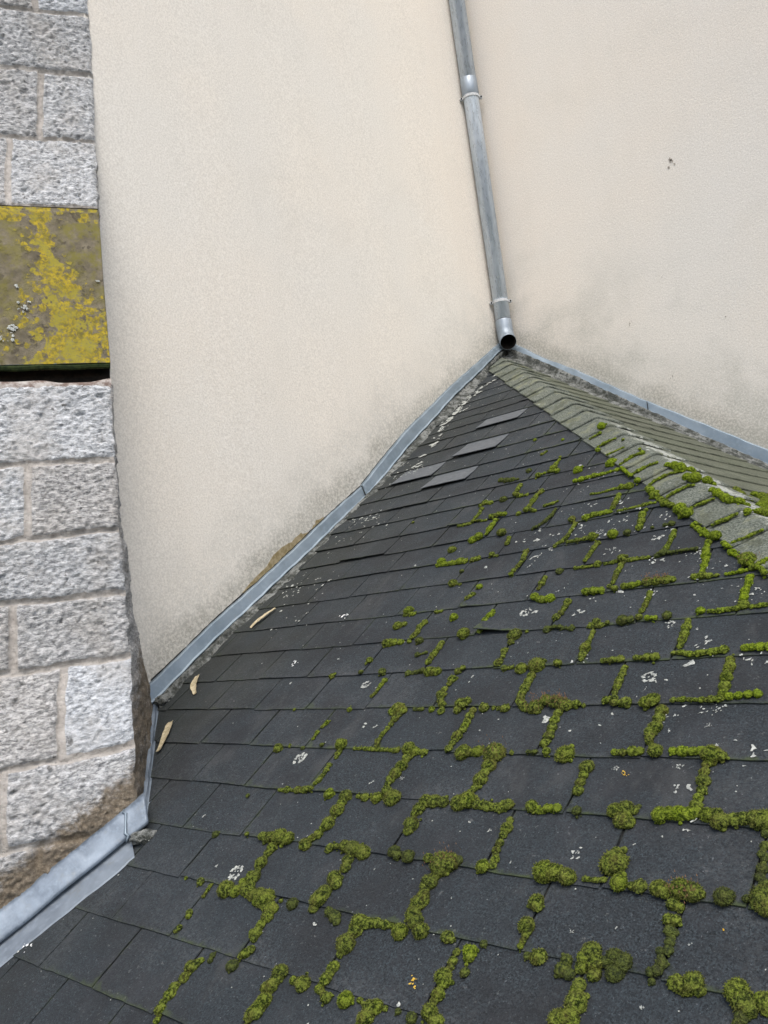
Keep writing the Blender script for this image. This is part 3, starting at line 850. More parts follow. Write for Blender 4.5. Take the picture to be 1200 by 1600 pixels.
# ------------------------------------------------------------------ shingle roof
ROOF = empty('shingle_roof', (1.5, -2.5, -1.9), 'dark felt shingle roof with a hip ridge, mossy seams and a steep front slope', 'roof')
EDGES = [-.06, -.15, -.25, -.35, -.45, -.56, -.66, -.765, -.85, -.94, -1.035, -1.155, -1.275, -1.39, -1.495, -1.60, -1.70, -1.815, -1.92, -2.03, -2.14, -2.26,
         -2.377, -2.498, -2.616, -2.737, -2.858, -2.983, -3.095, -3.214, -3.335, -3.457, -3.578, -3.70, -3.82, -3.94, -4.06, -4.18, -4.30]
REF = {-2.498: (.301, .2307), -2.616: (.413, .233), -2.737: (.293, .2354), -2.858: (.411, .2374), -2.983: (.545, .2363), -3.095: (.919, .2376),
       -3.214: (.805, .237), -3.335: (.69, .2375), -3.457: (.823, .2375), -2.377: (1.554, .234), -2.26: (1.66, .238), -2.14: (1.542, .228),
       -2.03: (1.66, .236), -1.92: (.841, .232), -1.815: (1.069, .236), -1.70: (1.152, .236), -1.60: (.826, .236), -1.495: (.945, .236), -1.39: (.697, .24),
       -1.275: (.725, .236), -1.155: (.817, .236), -1.035: (.465, .236), -.94: (.672, .236), -.85: (.60, .236), -.765: (.45, .236)}
rs = np.random.RandomState(21)
LIFT = {}   # (row, column index of nearest x) filled below: curled tabs, coloured paler for sky light
LIFTSPEC = [((.577, -1.035), .011), ((.60, -1.275), .012), ((.605, -1.495), .013), ((.265, -1.39), .011),
            ((.55, -1.92), .006), ((.49, -1.60), .006), ((.28, -1.815), .004)]
CORNER = [((1.37, -2.377), .022)]
slopeV = []; slopeF = []; aT = []; aE = []; base = 0
NX, NY = 9, 6
gap = .0046
lifted = []
for r in range(len(EDGES)):
    yl = EDGES[r]; yu = EDGES[r - 1] if r else 0.0
    ref, pit = REF.get(yl, (rs.uniform(.3, .53), .236))
    k0 = int(math.floor((-.6 - ref) / pit)); k1 = int(math.ceil((hipx(yl) - ref) / pit)) + 1
    for k in range(k0, k1):
        x0 = ref + k * pit; x1 = x0 + pit
        if x0 > hipx(yl) + .02: continue
        jl, jr = rs.uniform(-.0012, .0012, 2)
        g0 = gap * rs.uniform(.6, 1.7)
        s0 = yu + .014; s1 = yl + rs.uniform(-.003, .003)
        skew = rs.uniform(-.003, .003)
        cx, cy = (x0 + x1) / 2, yl
        lift = 0; skylit = False
        for (q, l_) in LIFTSPEC:
            if abs(q[0] - cx) < pit / 2 and abs(q[1] - yl) < .055: lift = l_; skylit = l_ > .0075
        ca = rs.uniform(0, .0014); cb = rs.uniform(0, .0014); cm = rs.uniform(-.001, .002)
        if rs.rand() < .05: ca += rs.uniform(.002, .005)
        if yl < -1 and yl > -2.1 and cx < 1.1: ca += .002; cb += .002
        for (q, l_) in CORNER:
            if x0 < q[0] < x1 and abs(q[1] - yl) < .06:
                if q[0] - x0 < pit / 2: ca = l_
                else: cb = l_
        P = np.zeros((NY, NX, 3)); E = np.zeros((NY, NX))
        for j in range(NY):
            v = j / (NY - 1); v2 = v
            for i in range(NX):
                u = i / (NX - 1)
                xx = x0 + g0 / 2 + jl + (x1 - x0 - g0 + jr - jl) * u
                yy = s0 + (s1 - s0) * v2 + skew * (u - .5) * v
                if v == 1: yy += .0006 * rs.randn()
                if i in (0, NX - 1): xx += .0006 * rs.randn()
                hh = .0008 + .0034 * v
                hh += (ca * (1 - u) ** 2 + cb * u ** 2) * v ** 2 + cm * math.sin(u * math.pi) * v
                if lift: hh += lift * (v ** 1.6) * (.75 + .25 * math.sin(u * 3.0 + .4)) * .8
                xm = hipx(yy) - .006
                if xx > xm: xx = xm + (xx - xm) * .0
                q = Vector((xx, yy, P1 * yy)) + NRM * hh
                P[j, i] = q
                E[j, i] = max(v ** 5, abs(2 * u - 1) ** 18 * .9)
        Q = P.copy() - np.array(NRM) * .0026
        V = np.concatenate([P.reshape(-1, 3), Q.reshape(-1, 3)]); n1 = NX * NY
        F = []
        for j in range(NY - 1):
            for i in range(NX - 1):
                a = j * NX + i
                F.append((a, a + NX, a + NX + 1, a + 1)); F.append((a + n1, a + 1 + n1, a + NX + 1 + n1, a + NX + n1))
        bd = [i for i in range(NX)] + [j * NX + NX - 1 for j in range(1, NY)] + [(NY - 1) * NX + i for i in range(NX - 2, -1, -1)] + [j * NX for j in range(NY - 2, 0, -1)]
        for a, b in zip(bd, bd[1:] + bd[:1]): F.append((a, b, b + n1, a + n1))
        tv = rs.rand(); e = np.concatenate([E.ravel(), E.ravel()])
        if skylit:
            lifted.append((V, F, e, (cx, cy)))
        else:
            slopeV.append(V); slopeF += [tuple(i + base for i in f) for f in F]; base += len(V)
            aT.append(np.full(len(V), tv)); aE.append(e)
V = np.concatenate(slopeV)
me = mesh_np('front_slope', V, slopeF, False, {'tabv': np.concatenate(aT), 'edge': np.concatenate(aE)})
o = link('front_slope', me, M['sh'], ROOF)
LT = ['curled pale shingle tab nearest the hip ridge', 'curled pale shingle tab in the middle of the upper slope', 'large curled pale shingle tab lowest of the curled ones', 'curled shingle tab nearest the left flashing', 'curled shingle tab']
lifted.sort(key=lambda t: -t[3][1])
for i, (V, F, e, c_) in enumerate(lifted):
    me = mesh_np('curled_tab', V, F, False, {'edge': e, 'tabv': np.full(len(V), .5)})
    o = link('curled_tab', me, M['skylit'], ROOF)
    o['label'] = 'shingle tab painted pale for skylight, with its lower edge curled up'
# deck under the shingles and a solid body below
g = MB()
def pl(x, y, off): return tuple(Vector((x, y, P1 * y)) + NRM * off)
g.add([pl(-.6, .0, -.003), pl(-.6, -4.32, -.003), pl(hipx(-4.32), -4.32, -.003), pl(.0, -.06, -.003)], [(0, 1, 2, 3)])
g.add([(-.6, -4.32, P1 * -4.32 - .006), (4.26, -4.32, P1 * -4.32 - .006), (4.26, -4.32, P1 * -4.32 - .22), (-.6, -4.32, P1 * -4.32 - .22)], [(0, 1, 2, 3)])
g.add([(4.26, -4.32, P1 * -4.32 - .006), (4.26, 0, -3.0), (4.26, 0, -3.25), (4.26, -4.32, P1 * -4.32 - .22)], [(0, 1, 2, 3)])
g.build('roof_deck', M['dark'], ROOF)

# rear slope: long courses, x constant, curved up to the hip
g = MB(); aT = []; aE = []
XR = [.02 + .108 * i for i in range(1, 40)]
for r, xl in enumerate(XR):
    xu = XR[r - 1] if r else .0
    xu -= .01
    yend = -(xl + .055)
    L = abs(yend); nseg = max(1, int(round(L / .5))); off = rs.uniform(0, .5)
    cuts = [0.0] + [c for c in (off + .5 * i for i in range(nseg + 1)) if .08 < c < L - .05] + [L]
    for a, b in zip(cuts, cuts[1:]):
        nx = max(4, int((b - a) / .04)); P = np.zeros((4, nx, 3)); cc = rs.uniform(0, .002, 2)
        for j in range(4):
            v = j / 3; x = xu + (xl - xu) * v
            for i in range(nx):
                u = i / (nx - 1); y = -(a + .0015 + (b - a - .003) * u)
                y = max(y, -(x + .055))
                P[j, i] = (x, y, zrear(x, y) + .001 + .0065 * v + cc[0] * v * v * u + .0009 * rs.randn() * (j == 3))
        Q = P.copy(); Q[..., 2] -= .0045
        P2 = np.concatenate([P, Q[::-1]], 0)
        g.grid(P2, rs.rand())
o = g.build('rear_slope', M['rear'], ROOF, attr='tabv')
g = MB(); N = 30; P = np.zeros((N, 12, 3))
for i in range(N):
    x = .01 + 4.2 * i / (N - 1)
    for j in range(12):
        y = -(x + .06) * j / 11; P[i, j] = (x, y, zrear(x, y) - .003)
g.grid(P); g.build('roof_deck', M['dark'], ROOF)

# hip caps
DH = Vector((1, -1, -.625)).normalized()
W1 = Vector((-.763, -.549, -.343)); W2 = Vector((.549, .763, -.343))
CAPX = [.05 + .0945 * i for i in range(0, 44)]
g = MB(); tvs = []; wh = []
CV = []; CF = []; CT = []; CW = []; base = 0
prof = [(-.107, 0), (-.085, 0), (-.06, 0), (-.035, 0), (-.008, 0), (0, 0), (.008, 0), (.035, 0), (.06, 0), (.085, 0), (.107, 0)]
for i, xh in enumerate(CAPX):
    xa = xh - .012; xb = xh + .0945 * 1.0
    tv = rs.rand(); ja, jb = rs.uniform(-.004, .004, 2); cu = rs.uniform(0, .003, 2)
    P = []
    nv = 5
    wt = []
    for j in range(nv):
        v = j / (nv - 1); x = xa + (xb - xa) * v
        H = Vector((x, -x - .06, -.625 * (x + .06)))
        rowp = []
        for (s_, _) in prof:
            W = W1 if s_ < 0 else W2
            r_ = abs(s_) + (ja if s_ < 0 else jb) * (abs(s_) > .1)
            p = H + W * r_
            rd = .009
            if abs(s_) < rd: p = H + W * (abs(s_)) + Vector((0, 0, -.0025 * (1 - abs(s_) / rd)))
            nn = NRM if s_ < 0 else Vector((.55, 0, .83)).normalized()
            if abs(s_) < .001: nn = Vector((.3, -.3, .9)).normalized()
            h = .0055 + .0085 * v + cu[0 if s_ < 0 else 1] * v * (abs(s_) / .107) ** 2
            p = p + nn * h
            p = p + Vector((0, 0, .0012 * rs.randn() * (v == 1)))
            # lower edge of each cap dips slightly forward on the front wing
            rowp.append(p); wt.append(max(0, 1 - abs(s_ - .045) / .075) * (min(1, max(0, (x - .9) / .6))) + (.22 if (.45 < x < .95 and s_ < .03) else 0) + (.10 if x > 1.2 and s_ > 0 else 0))
        P.append(rowp)
    k = len(prof)
    V = [p for row in P for p in row]; V2 = [p - Vector((0, 0, .0055)) for p in V]; n1 = len(V)
    F = []
    for j in range(nv - 1):
        for c in range(k - 1):
            a = j * k + c
            F.append((a, a + k, a + k + 1, a + 1)); F.append((a + n1, a + 1 + n1, a + k + 1 + n1, a + k + n1))
    bd = list(range(k)) + [j * k + k - 1 for j in range(1, nv)] + [(nv - 1) * k + c for c in range(k - 2, -1, -1)] + [j * k for j in range(nv - 2, 0, -1)]
    for a, b in zip(bd, bd[1:] + bd[:1]): F.append((a, b, b + n1, a + n1))
    CV += [tuple(p) for p in V + V2]; CF += [tuple(q + base for q in f) for f in F]; base += 2 * n1
    CT += [tv] * (2 * n1); CW += wt + wt
me = mesh_np('hip_caps', CV, CF, False, {'tabv': CT, 'white': CW})
o = link('hip_caps', me, M['cap'], ROOF); o['label'] = 'row of paler grey-green shingles folded over the hip'
# packed dark bedding filling the wedge under the caps
g = MB()
P = []
for i in range(60):
    x = .03 + 4.1 * i / 59
    H = Vector((x, -x - .06, -.625 * (x + .06)))
    P.append([tuple(H + W1 * .100 - NRM * .01), tuple(H + W1 * .100 + NRM * .006), tuple(H + Vector((0, 0, .004))), tuple(H + W2 * .1 + Vector((.2, 0, .9)) * .006), tuple(H + W2 * .1 - Vector((0, 0, .01)))])
g.grid(np.array(P)); g.build('hip_bedding', M['dark'], ROOF)

# ------------------------------------------------------------------ stone wall
SH = Vector((.45600, .88998, 0)); FN = Vector((.88998, -.45600, 0))
EZ = [(-4.5, .60, -3.01), (-2.3, .60, -3.01), (-1.86, .600, -3.006), (-1.75, .585, -2.995), (-1.60, .535, -2.955), (-1.425, .46, -2.90), (-1.239, .438, -2.882), (-1.049, .421, -2.871), (-.824, .374, -2.835),
      (-.532, .312, -2.785), (-.2, .262, -2.75), (.105, .203, -2.706), (.414, .101, -2.629), (.667, .072, -2.596), (1.017, .071, -2.584), (1.6, .071, -2.565), (5.5, .07, -2.50)]
def Ept(z):
    zs = [e[0] for e in EZ]
    return np.stack([np.interp(z, zs, [e[1] for e in EZ]), np.interp(z, zs, [e[2] for e in EZ]), z], -1)
SW = empty('stone_wall', (.1, -3.6, -1.0), 'rough grey limestone block wall with pale mortar joints at the left edge', 'wall')
JZ = [2.4, 2.05, 1.75, 1.42, 1.20, .945, .70, .415, .095]          # course joints above the band
JZ2 = [-.56, -.824, -1.049, -1.239, -1.425, -1.665, -1.865, -2.08, -2.35]
VJ = {(.945, .70): [.62], (1.20, .945): [.18], (.70, .415): [.18, .70], (.415, .095): [.285, .8], (-.56, -.824): [.62], (-.824, -1.049): [.255, .75], (-1.049, -1.239): [.55],
      (-1.239, -1.425): [.31, .80], (-1.425, -1.665): [.185, .70], (-1.665, -1.865): [.33, .86], (-1.865, -2.08): [.25, .7]}
def stone_face(z0, z1, JZ, name, dz=.0055):
    ts = np.concatenate([np.arange(0, .62, .0055), np.arange(.62, 3.2, .03)])
    zs = np.arange(z0, z1, dz)
    T, Z = np.meshgrid(ts, zs)
    E = Ept(Z); n3 = np.stack([T, Z, T * 0], -1)
    warp = fbm(n3, 9, 3, 3) * .008 + fbm(n3, 40, 2, 9) * .005
    mort = np.zeros_like(T); bid = np.zeros_like(T)
    jw = .0085
    def soft(d, w_): return np.clip(1.35 - np.abs(d) / w_ * .8, 0, 1)
    for j, zj in enumerate(JZ):
        tilt = .01 * math.sin(j * 2.3)
        mort = np.maximum(mort, soft(Z + warp - zj - tilt * T, jw))
        bid = bid + (Z < zj) * 1.37
    for a, b in zip(JZ, JZ[1:]):
        for c in VJ.get((a, b), [.33 + .2 * math.sin(a * 9), .9 + .1 * math.sin(a * 5)]):
            ins = (Z < a) & (Z > b)
            mort = np.where(ins, np.maximum(mort, soft(T + fbm(n3 + 7, 11, 3, 5) * .012 - c, .0105)), mort)
            bid = bid + ins * (T > c) * .61
    bvar = np.modf(np.abs(np.sin(bid * 12.9) * 43.7))[0]
    n4 = np.stack([T * 1.0 + Z * .35, Z * 1.55 - T * .25, T * 0], -1)
    rough = np.abs(fbm(n4, 58, 4, 31)) * .011 + fbm(n4, 110, 3, 41) * .008 + fbm(n3, 6, 3, 51) * .006
    pit = np.clip(fbm(n3, 33, 2, 77) - .55, 0, 1) * -.05
    body = .009 + bvar * .005 + rough + pit
    mm = np.clip(mort, 0, 1); mm = mm * mm * (3 - 2 * mm)
    scr = 0
    for zj in JZ: scr = scr - .007 * np.exp(-((Z + warp - zj + .004) / .0025) ** 2)
    mh = .004 + fbm(n3, 60, 3, 15) * .0016 + scr
    H = body * (1 - mm) + mh * mm
    damp = np.clip(1 - (Z - (P1 * (E[..., 1] - T * .89) + .06)) / .17, 0, 1)
    H = H * np.clip(T / .012 + .25, 0, 1)
    X = E - T[..., None] * np.array(SH) + H[..., None] * np.array(FN)
    X[..., :2] += (fbm(n3, 30, 3, 88) * .006)[..., None] * np.array([SH[0], SH[1]]) * np.exp(-T / .02)[..., None]
    r_, c_ = T.shape; idx = np.arange(r_ * c_).reshape(r_, c_)
    F = np.stack([idx[:-1, :-1], idx[1:, :-1], idx[1:, 1:], idx[:-1, 1:]], -1).reshape(-1, 4)[:, ::-1]
    me = mesh_np(name, X.reshape(-1, 3), F, True, {'mortar': mm.ravel(), 'block': bvar.ravel(), 'damp': damp.ravel()})
    o = link(name, me, M['stone'], SW)
    return X[:, 0]
e1 = stone_face(.088, 2.42, JZ, 'upper_masonry')
e2 = stone_face(-2.6, -.555, JZ2, 'lower_masonry')
# coarse continuation above and below the frame, plus return face
def return_face(z0, z1, name, mat, edge=None):
    zs = np.arange(z0, z1, .008); s_ = np.linspace(0, 1, 40)
    S_, Z = np.meshgrid(s_, zs); E = Ept(Z)
    yL = np.interp(Z, [l[0] for l in LZ], [l[1] for l in LZ]); X = np.stack([xw(yL) - .004, yL, Z], -1)
    if edge is not None:
        ez = edge
        for k in range(3 if False else 2): E[..., k] = np.interp(Z, ez[:, 2], ez[:, k])
    P = E * (1 - S_[..., None]) + X * S_[..., None]
    ln = np.linalg.norm((X - E), axis=-1)
    h = (np.abs(fbm(P, 22, 4, 61)) * .016 + fbm(P, 60, 3, 62) * .004) * np.clip(ln / .1, 0, 1) * np.clip(np.minimum(S_, 1 - S_) * 14, 0, 1)
    P = P + h[..., None] * np.array([.61, .79, 0])
    r_, c_ = S_.shape; idx = np.arange(r_ * c_).reshape(r_, c_)
    F = np.stack([idx[:-1, :-1], idx[:-1, 1:], idx[1:, 1:], idx[1:, :-1]], -1).reshape(-1, 4)
    damp = np.clip(1.0 - (Z - P1 * P[..., 1]) / .50, 0, .62)
    me = mesh_np(name, P.reshape(-1, 3), F, True, {'mortar': (0 * Z).ravel(), 'block': (0 * Z + .8).ravel(), 'damp': damp.ravel()})
    return link(name, me, mat, SW)
rf = return_face(-2.6, -.555, 'return_face', M['stone'], e2); rf['label'] = 'narrow dark mossy side face of the stone wall'
return_face(.088, 2.42, 'return_face', M['stone'], e1)
# upper continuation out of frame
g = MB()
for (a, b) in ((2.42, 5.5), (-4.5, -2.6)):
    A = Ept(np.array(a)); B = Ept(np.array(b)); s3 = np.array(SH) * 3.2
    g.add([A - s3, A, B, B - s3], [(0, 1, 2, 3)])
g.build('masonry_continuation', M['stone'], SW)
# lichen covered band
ts = np.concatenate([np.arange(0, .6, .006), np.arange(.6, 3.2, .05)]); zs = np.arange(-.492, .094, .006)
T, Z = np.meshgrid(ts, zs); E = Ept(Z); n3 = np.stack([T, Z, T * 0], -1)
H = .022 + fbm(n3, 20, 4, 3) * .004 + fbm(n3, 4, 2, 6) * .004
H = np.where(Z > .078, H * .6, H)
X = E - T[..., None] * np.array(SH) + H[..., None] * np.array(FN)
v = (.085 - Z) / .58
cen = .185 - .075 * np.clip(v * 2 - .5, 0, 1); wid = .055 + .17 * np.clip(v * 1.6 - .55, 0, 1)
yel = np.clip(1.15 - np.abs(T - cen) / wid * .75, 0, 1)
yel = np.where(v < .10, np.clip(yel, .65, 1) * (T > .0), yel); yel = np.clip(yel + .25 * (T > .24) * (1 - v), 0, 1)
wht = np.clip(1 - np.hypot((T - .29) / .06, (Z + .36) / .09), 0, 1) * .0
r_, c_ = T.shape; idx = np.arange(r_ * c_).reshape(r_, c_)
F = np.stack([idx[:-1, :-1], idx[1:, :-1], idx[1:, 1:], idx[:-1, 1:]], -1).reshape(-1, 4)[:, ::-1]
me = mesh_np('string_course', X.reshape(-1, 3), F, True, {'yel': yel.ravel(), 'wht': wht.ravel()})
o = link('string_course', me, M['lich'], SW); o['label'] = 'smooth brown stone band covered in yellow lichen'
g = MB(); rw = np.random.RandomState(12)
for (ct, cz, nn, sg) in ((.245, -.30, 9, .012), (.285, -.37, 7, .010), (.295, -.405, 6, .010), (.325, -.40, 3, .006), (.27, -.22, 2, .004), (.02, -.20, 2, .006)):
    for k in range(nn):
        t0, z0 = ct + sg * rw.randn(), cz + sg * 1.2 * rw.randn(); r0 = rw.uniform(.002, .007)
        E0 = Ept(np.array(z0)); q = []
        for a in np.linspace(0, 2 * math.pi, 9)[:-1]:
            rr = r0 * (1 + .35 * rw.randn()); tt, zz = t0 + rr * math.cos(a), z0 + rr * math.sin(a)
            q.append(Ept(np.array(zz)) - tt * np.array(SH) + .0275 * np.array(FN))
        q.append(E0 - t0 * np.array(SH) + .029 * np.array(FN))
        g.add(q, [(i, (i + 1) % 8, 8) for i in range(8)])
wc = g.build('lichen_crust', M['wl'], o); wc.location = (0, 0, 0); wc['label'] = 'small white crusts low on the lichen band'
# its underside, end and top, and the black gap below it
g = MB()
def fp(t, z, h): q = Ept(np.array(float(z))) - t * np.array(SH) + h * np.array(FN); return tuple(q)
g.add([fp(0, -.492, .022), fp(3.2, -.492, .022), fp(3.2, -.500, -.12), fp(0, -.500, -.12)], [(0, 1, 2, 3)])
g.add([fp(0, .094, .013), fp(3.2, .094, .013), fp(3.2, .096, -.02), fp(0, .096, -.02)], [(0, 1, 2, 3)])
q0 = [fp(-.001, z, .020) for z in np.linspace(-.498, .092, 12)]
q1 = []
for z in np.linspace(-.498, .092, 12):
    yL = float(np.interp(z, [l[0] for l in LZ], [l[1] for l in LZ])); q1.append((xw(yL) - .005, yL, z))
g.grid(np.array([q0, q1]))
g.build('band_edge', M['damp'], SW)
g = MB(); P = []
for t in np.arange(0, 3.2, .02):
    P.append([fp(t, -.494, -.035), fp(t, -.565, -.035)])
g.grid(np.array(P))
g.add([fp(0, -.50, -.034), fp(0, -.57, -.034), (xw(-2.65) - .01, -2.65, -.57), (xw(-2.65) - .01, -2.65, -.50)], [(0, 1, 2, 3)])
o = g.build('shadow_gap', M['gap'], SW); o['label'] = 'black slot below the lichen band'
# green mould lip and crumbling bed at the slot
g = MB(); pth = [fp(t, -.500 + .002 * math.sin(t * 40), .012) for t in np.arange(0, 1.2, .02)]
g.tube(pth, .010, 8); g.build('mould_lip', mat_flat('dark_green_mould', (.012, .022, .008), (.035, .05, .015), 70), SW)
g = MB(); rs2 = np.random.RandomState(9); P = []
for t in np.arange(0, 1.4, .012):
    b = .010 * vnoise(np.array([[t * 14, 0, 0]]), 1, 4)[0]; P.append([fp(t, -.540 + b, -.034), fp(t, -.546 + b, .004), fp(t, -.558 + b * .5, .012), fp(t, -.575, .006)])
g.grid(np.array(P)); o = g.build('crumbling_bed', M['rust'], SW, smooth=True)

# ------------------------------------------------------------------ flashing along the stone wall
FS = empty('wall_flashing', (.4, -3.4, -2.1), 'rolled pale zinc flashing at the foot of the stone wall, bottom left', 'flashing')
# roll: swept along the wall foot
A0 = Vector((.616, -3.000, 0)); LEN = 1.6
def rp(t, off, h):
    p = A0 - SH * t + FN * off; return Vector((p.x, p.y, P1 * p.y + h))
g = MB(); P = []
prof = [(-.034, .064), (-.002, .076), (.008, .076), (.014, .071), (.026, .053), (.038, .038), (.0425, .031), (.043, .025), (.039, .019), (.031, .016), (.024, .013), (.016, .006), (-.012, .004)]
for i in range(90):
    t = -.004 + LEN * i / 89; wob = .0025 * math.sin(t * 13) + .0015 * math.sin(t * 37)
    P.append([tuple(rp(t, a + wob * .5, b + wob + .004)) for a, b in prof])
g.grid(np.array(P)); g.f.append(tuple(range(len(prof))))
g.build('zinc_roll', M['roll'], FS, smooth=True)
g = MB(); P = []; rs3 = np.random.RandomState(2)
for i in range(120):
    t = .035 + LEN * i / 119; e = .004 * vnoise(np.array([[t * 25, 3, 0]]), 1, 3)[0]
    P.append([tuple(rp(t, .010, .020)), tuple(rp(t, .030, .013)), tuple(rp(t, .070, .0095)), tuple(rp(t, .105 + e, .0085)), tuple(rp(t, .107 + e, .004))])
g.grid(np.array(P))
g.build('zinc_apron', mat_zinc('flat_zinc', (.16, .19, .225), (.24, .28, .32), .6, .5, (1, 1, 1), .25), FS, smooth=False)
# lapped end piece of the roll with a blob of sealant
g = MB(); P = []
for i in range(8):
    t = -.010 + .052 * i / 7
    P.append([tuple(rp(t, a * 1.06 + .003, b * 1.03 + .005)) for a, b in prof])
g.grid(np.array(P)); g.f.append(tuple(range(len(prof)))); g.build('end_cap', M['roll'], FS, smooth=True)
g = MB()
path = [rp(.046 + .004 * math.sin(k * 2.1), a * 1.07 + .004, b * 1.03 + .006) for k, (a, b) in enumerate(prof[1:9])]
g.tube(path, [.002, .003, .004, .003, .0045, .003, .0035, .002], 7); g.build('sealant_bead', M['zinc'], FS, smooth=True)
# upstand along the return face from the stone corner up to the left wall
g = MB(); a = Vector((.606, -3.000, 0)); b = Vector((xw(-2.6) + .016, -2.606, 0)); P = []; D2 = (b - a).normalized(); N2 = Vector((.61, .79, 0))
for i in range(30):
    p = a.lerp(b, i / 29); zz = P1 * p.y
    w_ = .002 * math.sin(i * 1.1)
    P.append([tuple(p + N2 * -.002 + Vector((0, 0, zz + .024 + w_))), tuple(p + N2 * (.007 + w_) + Vector((0, 0, zz + .022 + w_))), tuple(p + N2 * .011 + Vector((0, 0, zz + .012))), tuple(p + N2 * .024 + Vector((0, 0, zz + .006)))])
g.grid(np.array(P)); g.build('zinc_upstand', M['roll'], FS)
# grubby mortar at both ends of the upstand
def lump(name, c, r, mat, parent, seed, sq=(1, 1, .6), amp=.45):
    bm = bmesh.new(); bmesh.ops.create_icosphere(bm, subdivisions=4, radius=1)
    V = np.array([v.co[:] for v in bm.verts]); n = fbm(V + seed, 2.2, 4, seed)
    V = V * (1 + amp * n)[:, None] * np.array(sq) * r + np.array(c)
    for v, q in zip(bm.verts, V): v.co = q
    me = bpy.data.meshes.new(name); bm.to_mesh(me); bm.free()
    me.polygons.foreach_set('use_smooth', [True] * len(me.polygons)); return link(name, me, mat, parent)
lump('mortar_lump', (.662, -3.030, P1 * -3.03 + .010), .030, M['fillet'], FS, 3, (1, 1.2, .55))
lump('mortar_lump', (.110, -2.585, P1 * -2.585 + .012), .030, M['fillet'], FS, 5, (1, 1, .6))

# ------------------------------------------------------------------ downpipe
PX, PY = .090, -.082
DP = empty('downpipe', (PX, PY, .03), 'galvanised zinc downpipe in the inner wall corner, its open elbow ending over the roof tip', 'downpipe')
g = MB(); g.tube([(PX, PY, 5.2), (PX, PY, 1.545)], .0475, 32); g.build('pipe_section', M['pipe'], DP, smooth=True)
g = MB(); g.tube([(PX, PY, 1.60), (PX, PY, 1.598), (PX, PY, 1.595), (PX, PY, .14)], [.0440, .0470, .0455, .0440], 32); g.build('pipe_section', M['pipe'], DP, smooth=True)
g = MB(); g.tube([(PX, PY, 1.645), (PX, PY, 1.642), (PX, PY, 1.53), (PX, PY, 1.527)], [.0474, .0497, .0497, .0462], 32); g.build('pipe_socket', M['dull'], DP, smooth=True)
# elbow, open end, turned out over the hip
od = Vector((.66, -.66, -.36)).normalized()
path = [(PX, PY, .155), (PX, PY, .145)]; p = Vector((PX, PY, .10)); path.append(tuple(p)); dirv = Vector((0, 0, -1))
for k in range(1, 9):
    f = k / 8 * .72; d = (Vector((0, 0, -1)) * (1 - f) + od * f).normalized(); p = p + d * .0135; path.append(tuple(p))
outer = [.0445, .0475] + [.0475] * (len(path) - 2)
g = MB(); g.tube(path, outer, 32, caps=False)
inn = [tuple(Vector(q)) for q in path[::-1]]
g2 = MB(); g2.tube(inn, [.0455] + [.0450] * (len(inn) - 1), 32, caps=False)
n = 32; last = (len(path) - 1) * n
off = len(g.v); g.v += g2.v; g.a += g2.a
# rim: nearest matching by angle
A = g.v[last:last + n]; Bv = g.v[off:off + n]
def near(a): return min(range(n), key=lambda k: (Vector(Bv[k]) - Vector(a)).length)
mp = [near(a) for a in A]
for i in range(n):
    j = (i + 1) % n
    if mp[i] != mp[j]: g.f.append((last + i, last + j, off + mp[j], off + mp[i]))
eo = g.build('outlet_elbow', M['dull'], DP, smooth=True)
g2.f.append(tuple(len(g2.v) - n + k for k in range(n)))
li = g2.build('pipe_bore', M['gap'], eo, smooth=True); li.location = (0, 0, 0); li['label'] = 'inside of the open pipe end, painted black for shade'  # shade inside the elbow is put into this lining's colour
g = MB(); g.tube([path[3], tuple(Vector(path[3]) + Vector((0, 0, -.004)))], [.0485, .0485], 28); g.build('elbow_seam', M['dull'], DP, smooth=True)
def clamp(z):
    g = MB(); ring = []
    ro = .0515 if z > 1 else .0480
    g.tube([(PX, PY, z + .008), (PX, PY, z + .0079), (PX, PY, z - .0079), (PX, PY, z - .008)], [ro - .004, ro, ro, ro - .004], 32)
    c_ = g.build('pipe_clamp', M['lug'], DP, smooth=False)
    for s_ in (-1, 1):
        d = Vector((.72, .68, 0)).normalized() * s_
        q = Vector((PX, PY, z)) + d * (ro + .008)
        h = MB(); f_ = Vector((.68, -.72, 0)).normalized()
        h.tube([q - f_ * .007, q + f_ * .007], .0095, 12)
        l = h.build('clamp_lug', M['lug'], c_); l.location = (0, 0, 0)
        h = MB(); h.tube([q + f_ * .007, q + f_ * .012], .005, 8); s2 = h.build('screw', M['gap'], c_); s2.location = (0, 0, 0)
    h = MB(); back = Vector((-.6, .8, 0)).normalized(); q = Vector((PX, PY, z)) + back * (ro - .002)
    h.tube([q, q + back * .07], .005, 8); b_ = h.build('wall_pin', M['lug'], c_); b_.location = (0, 0, 0)
clamp(1.525); clamp(.262)

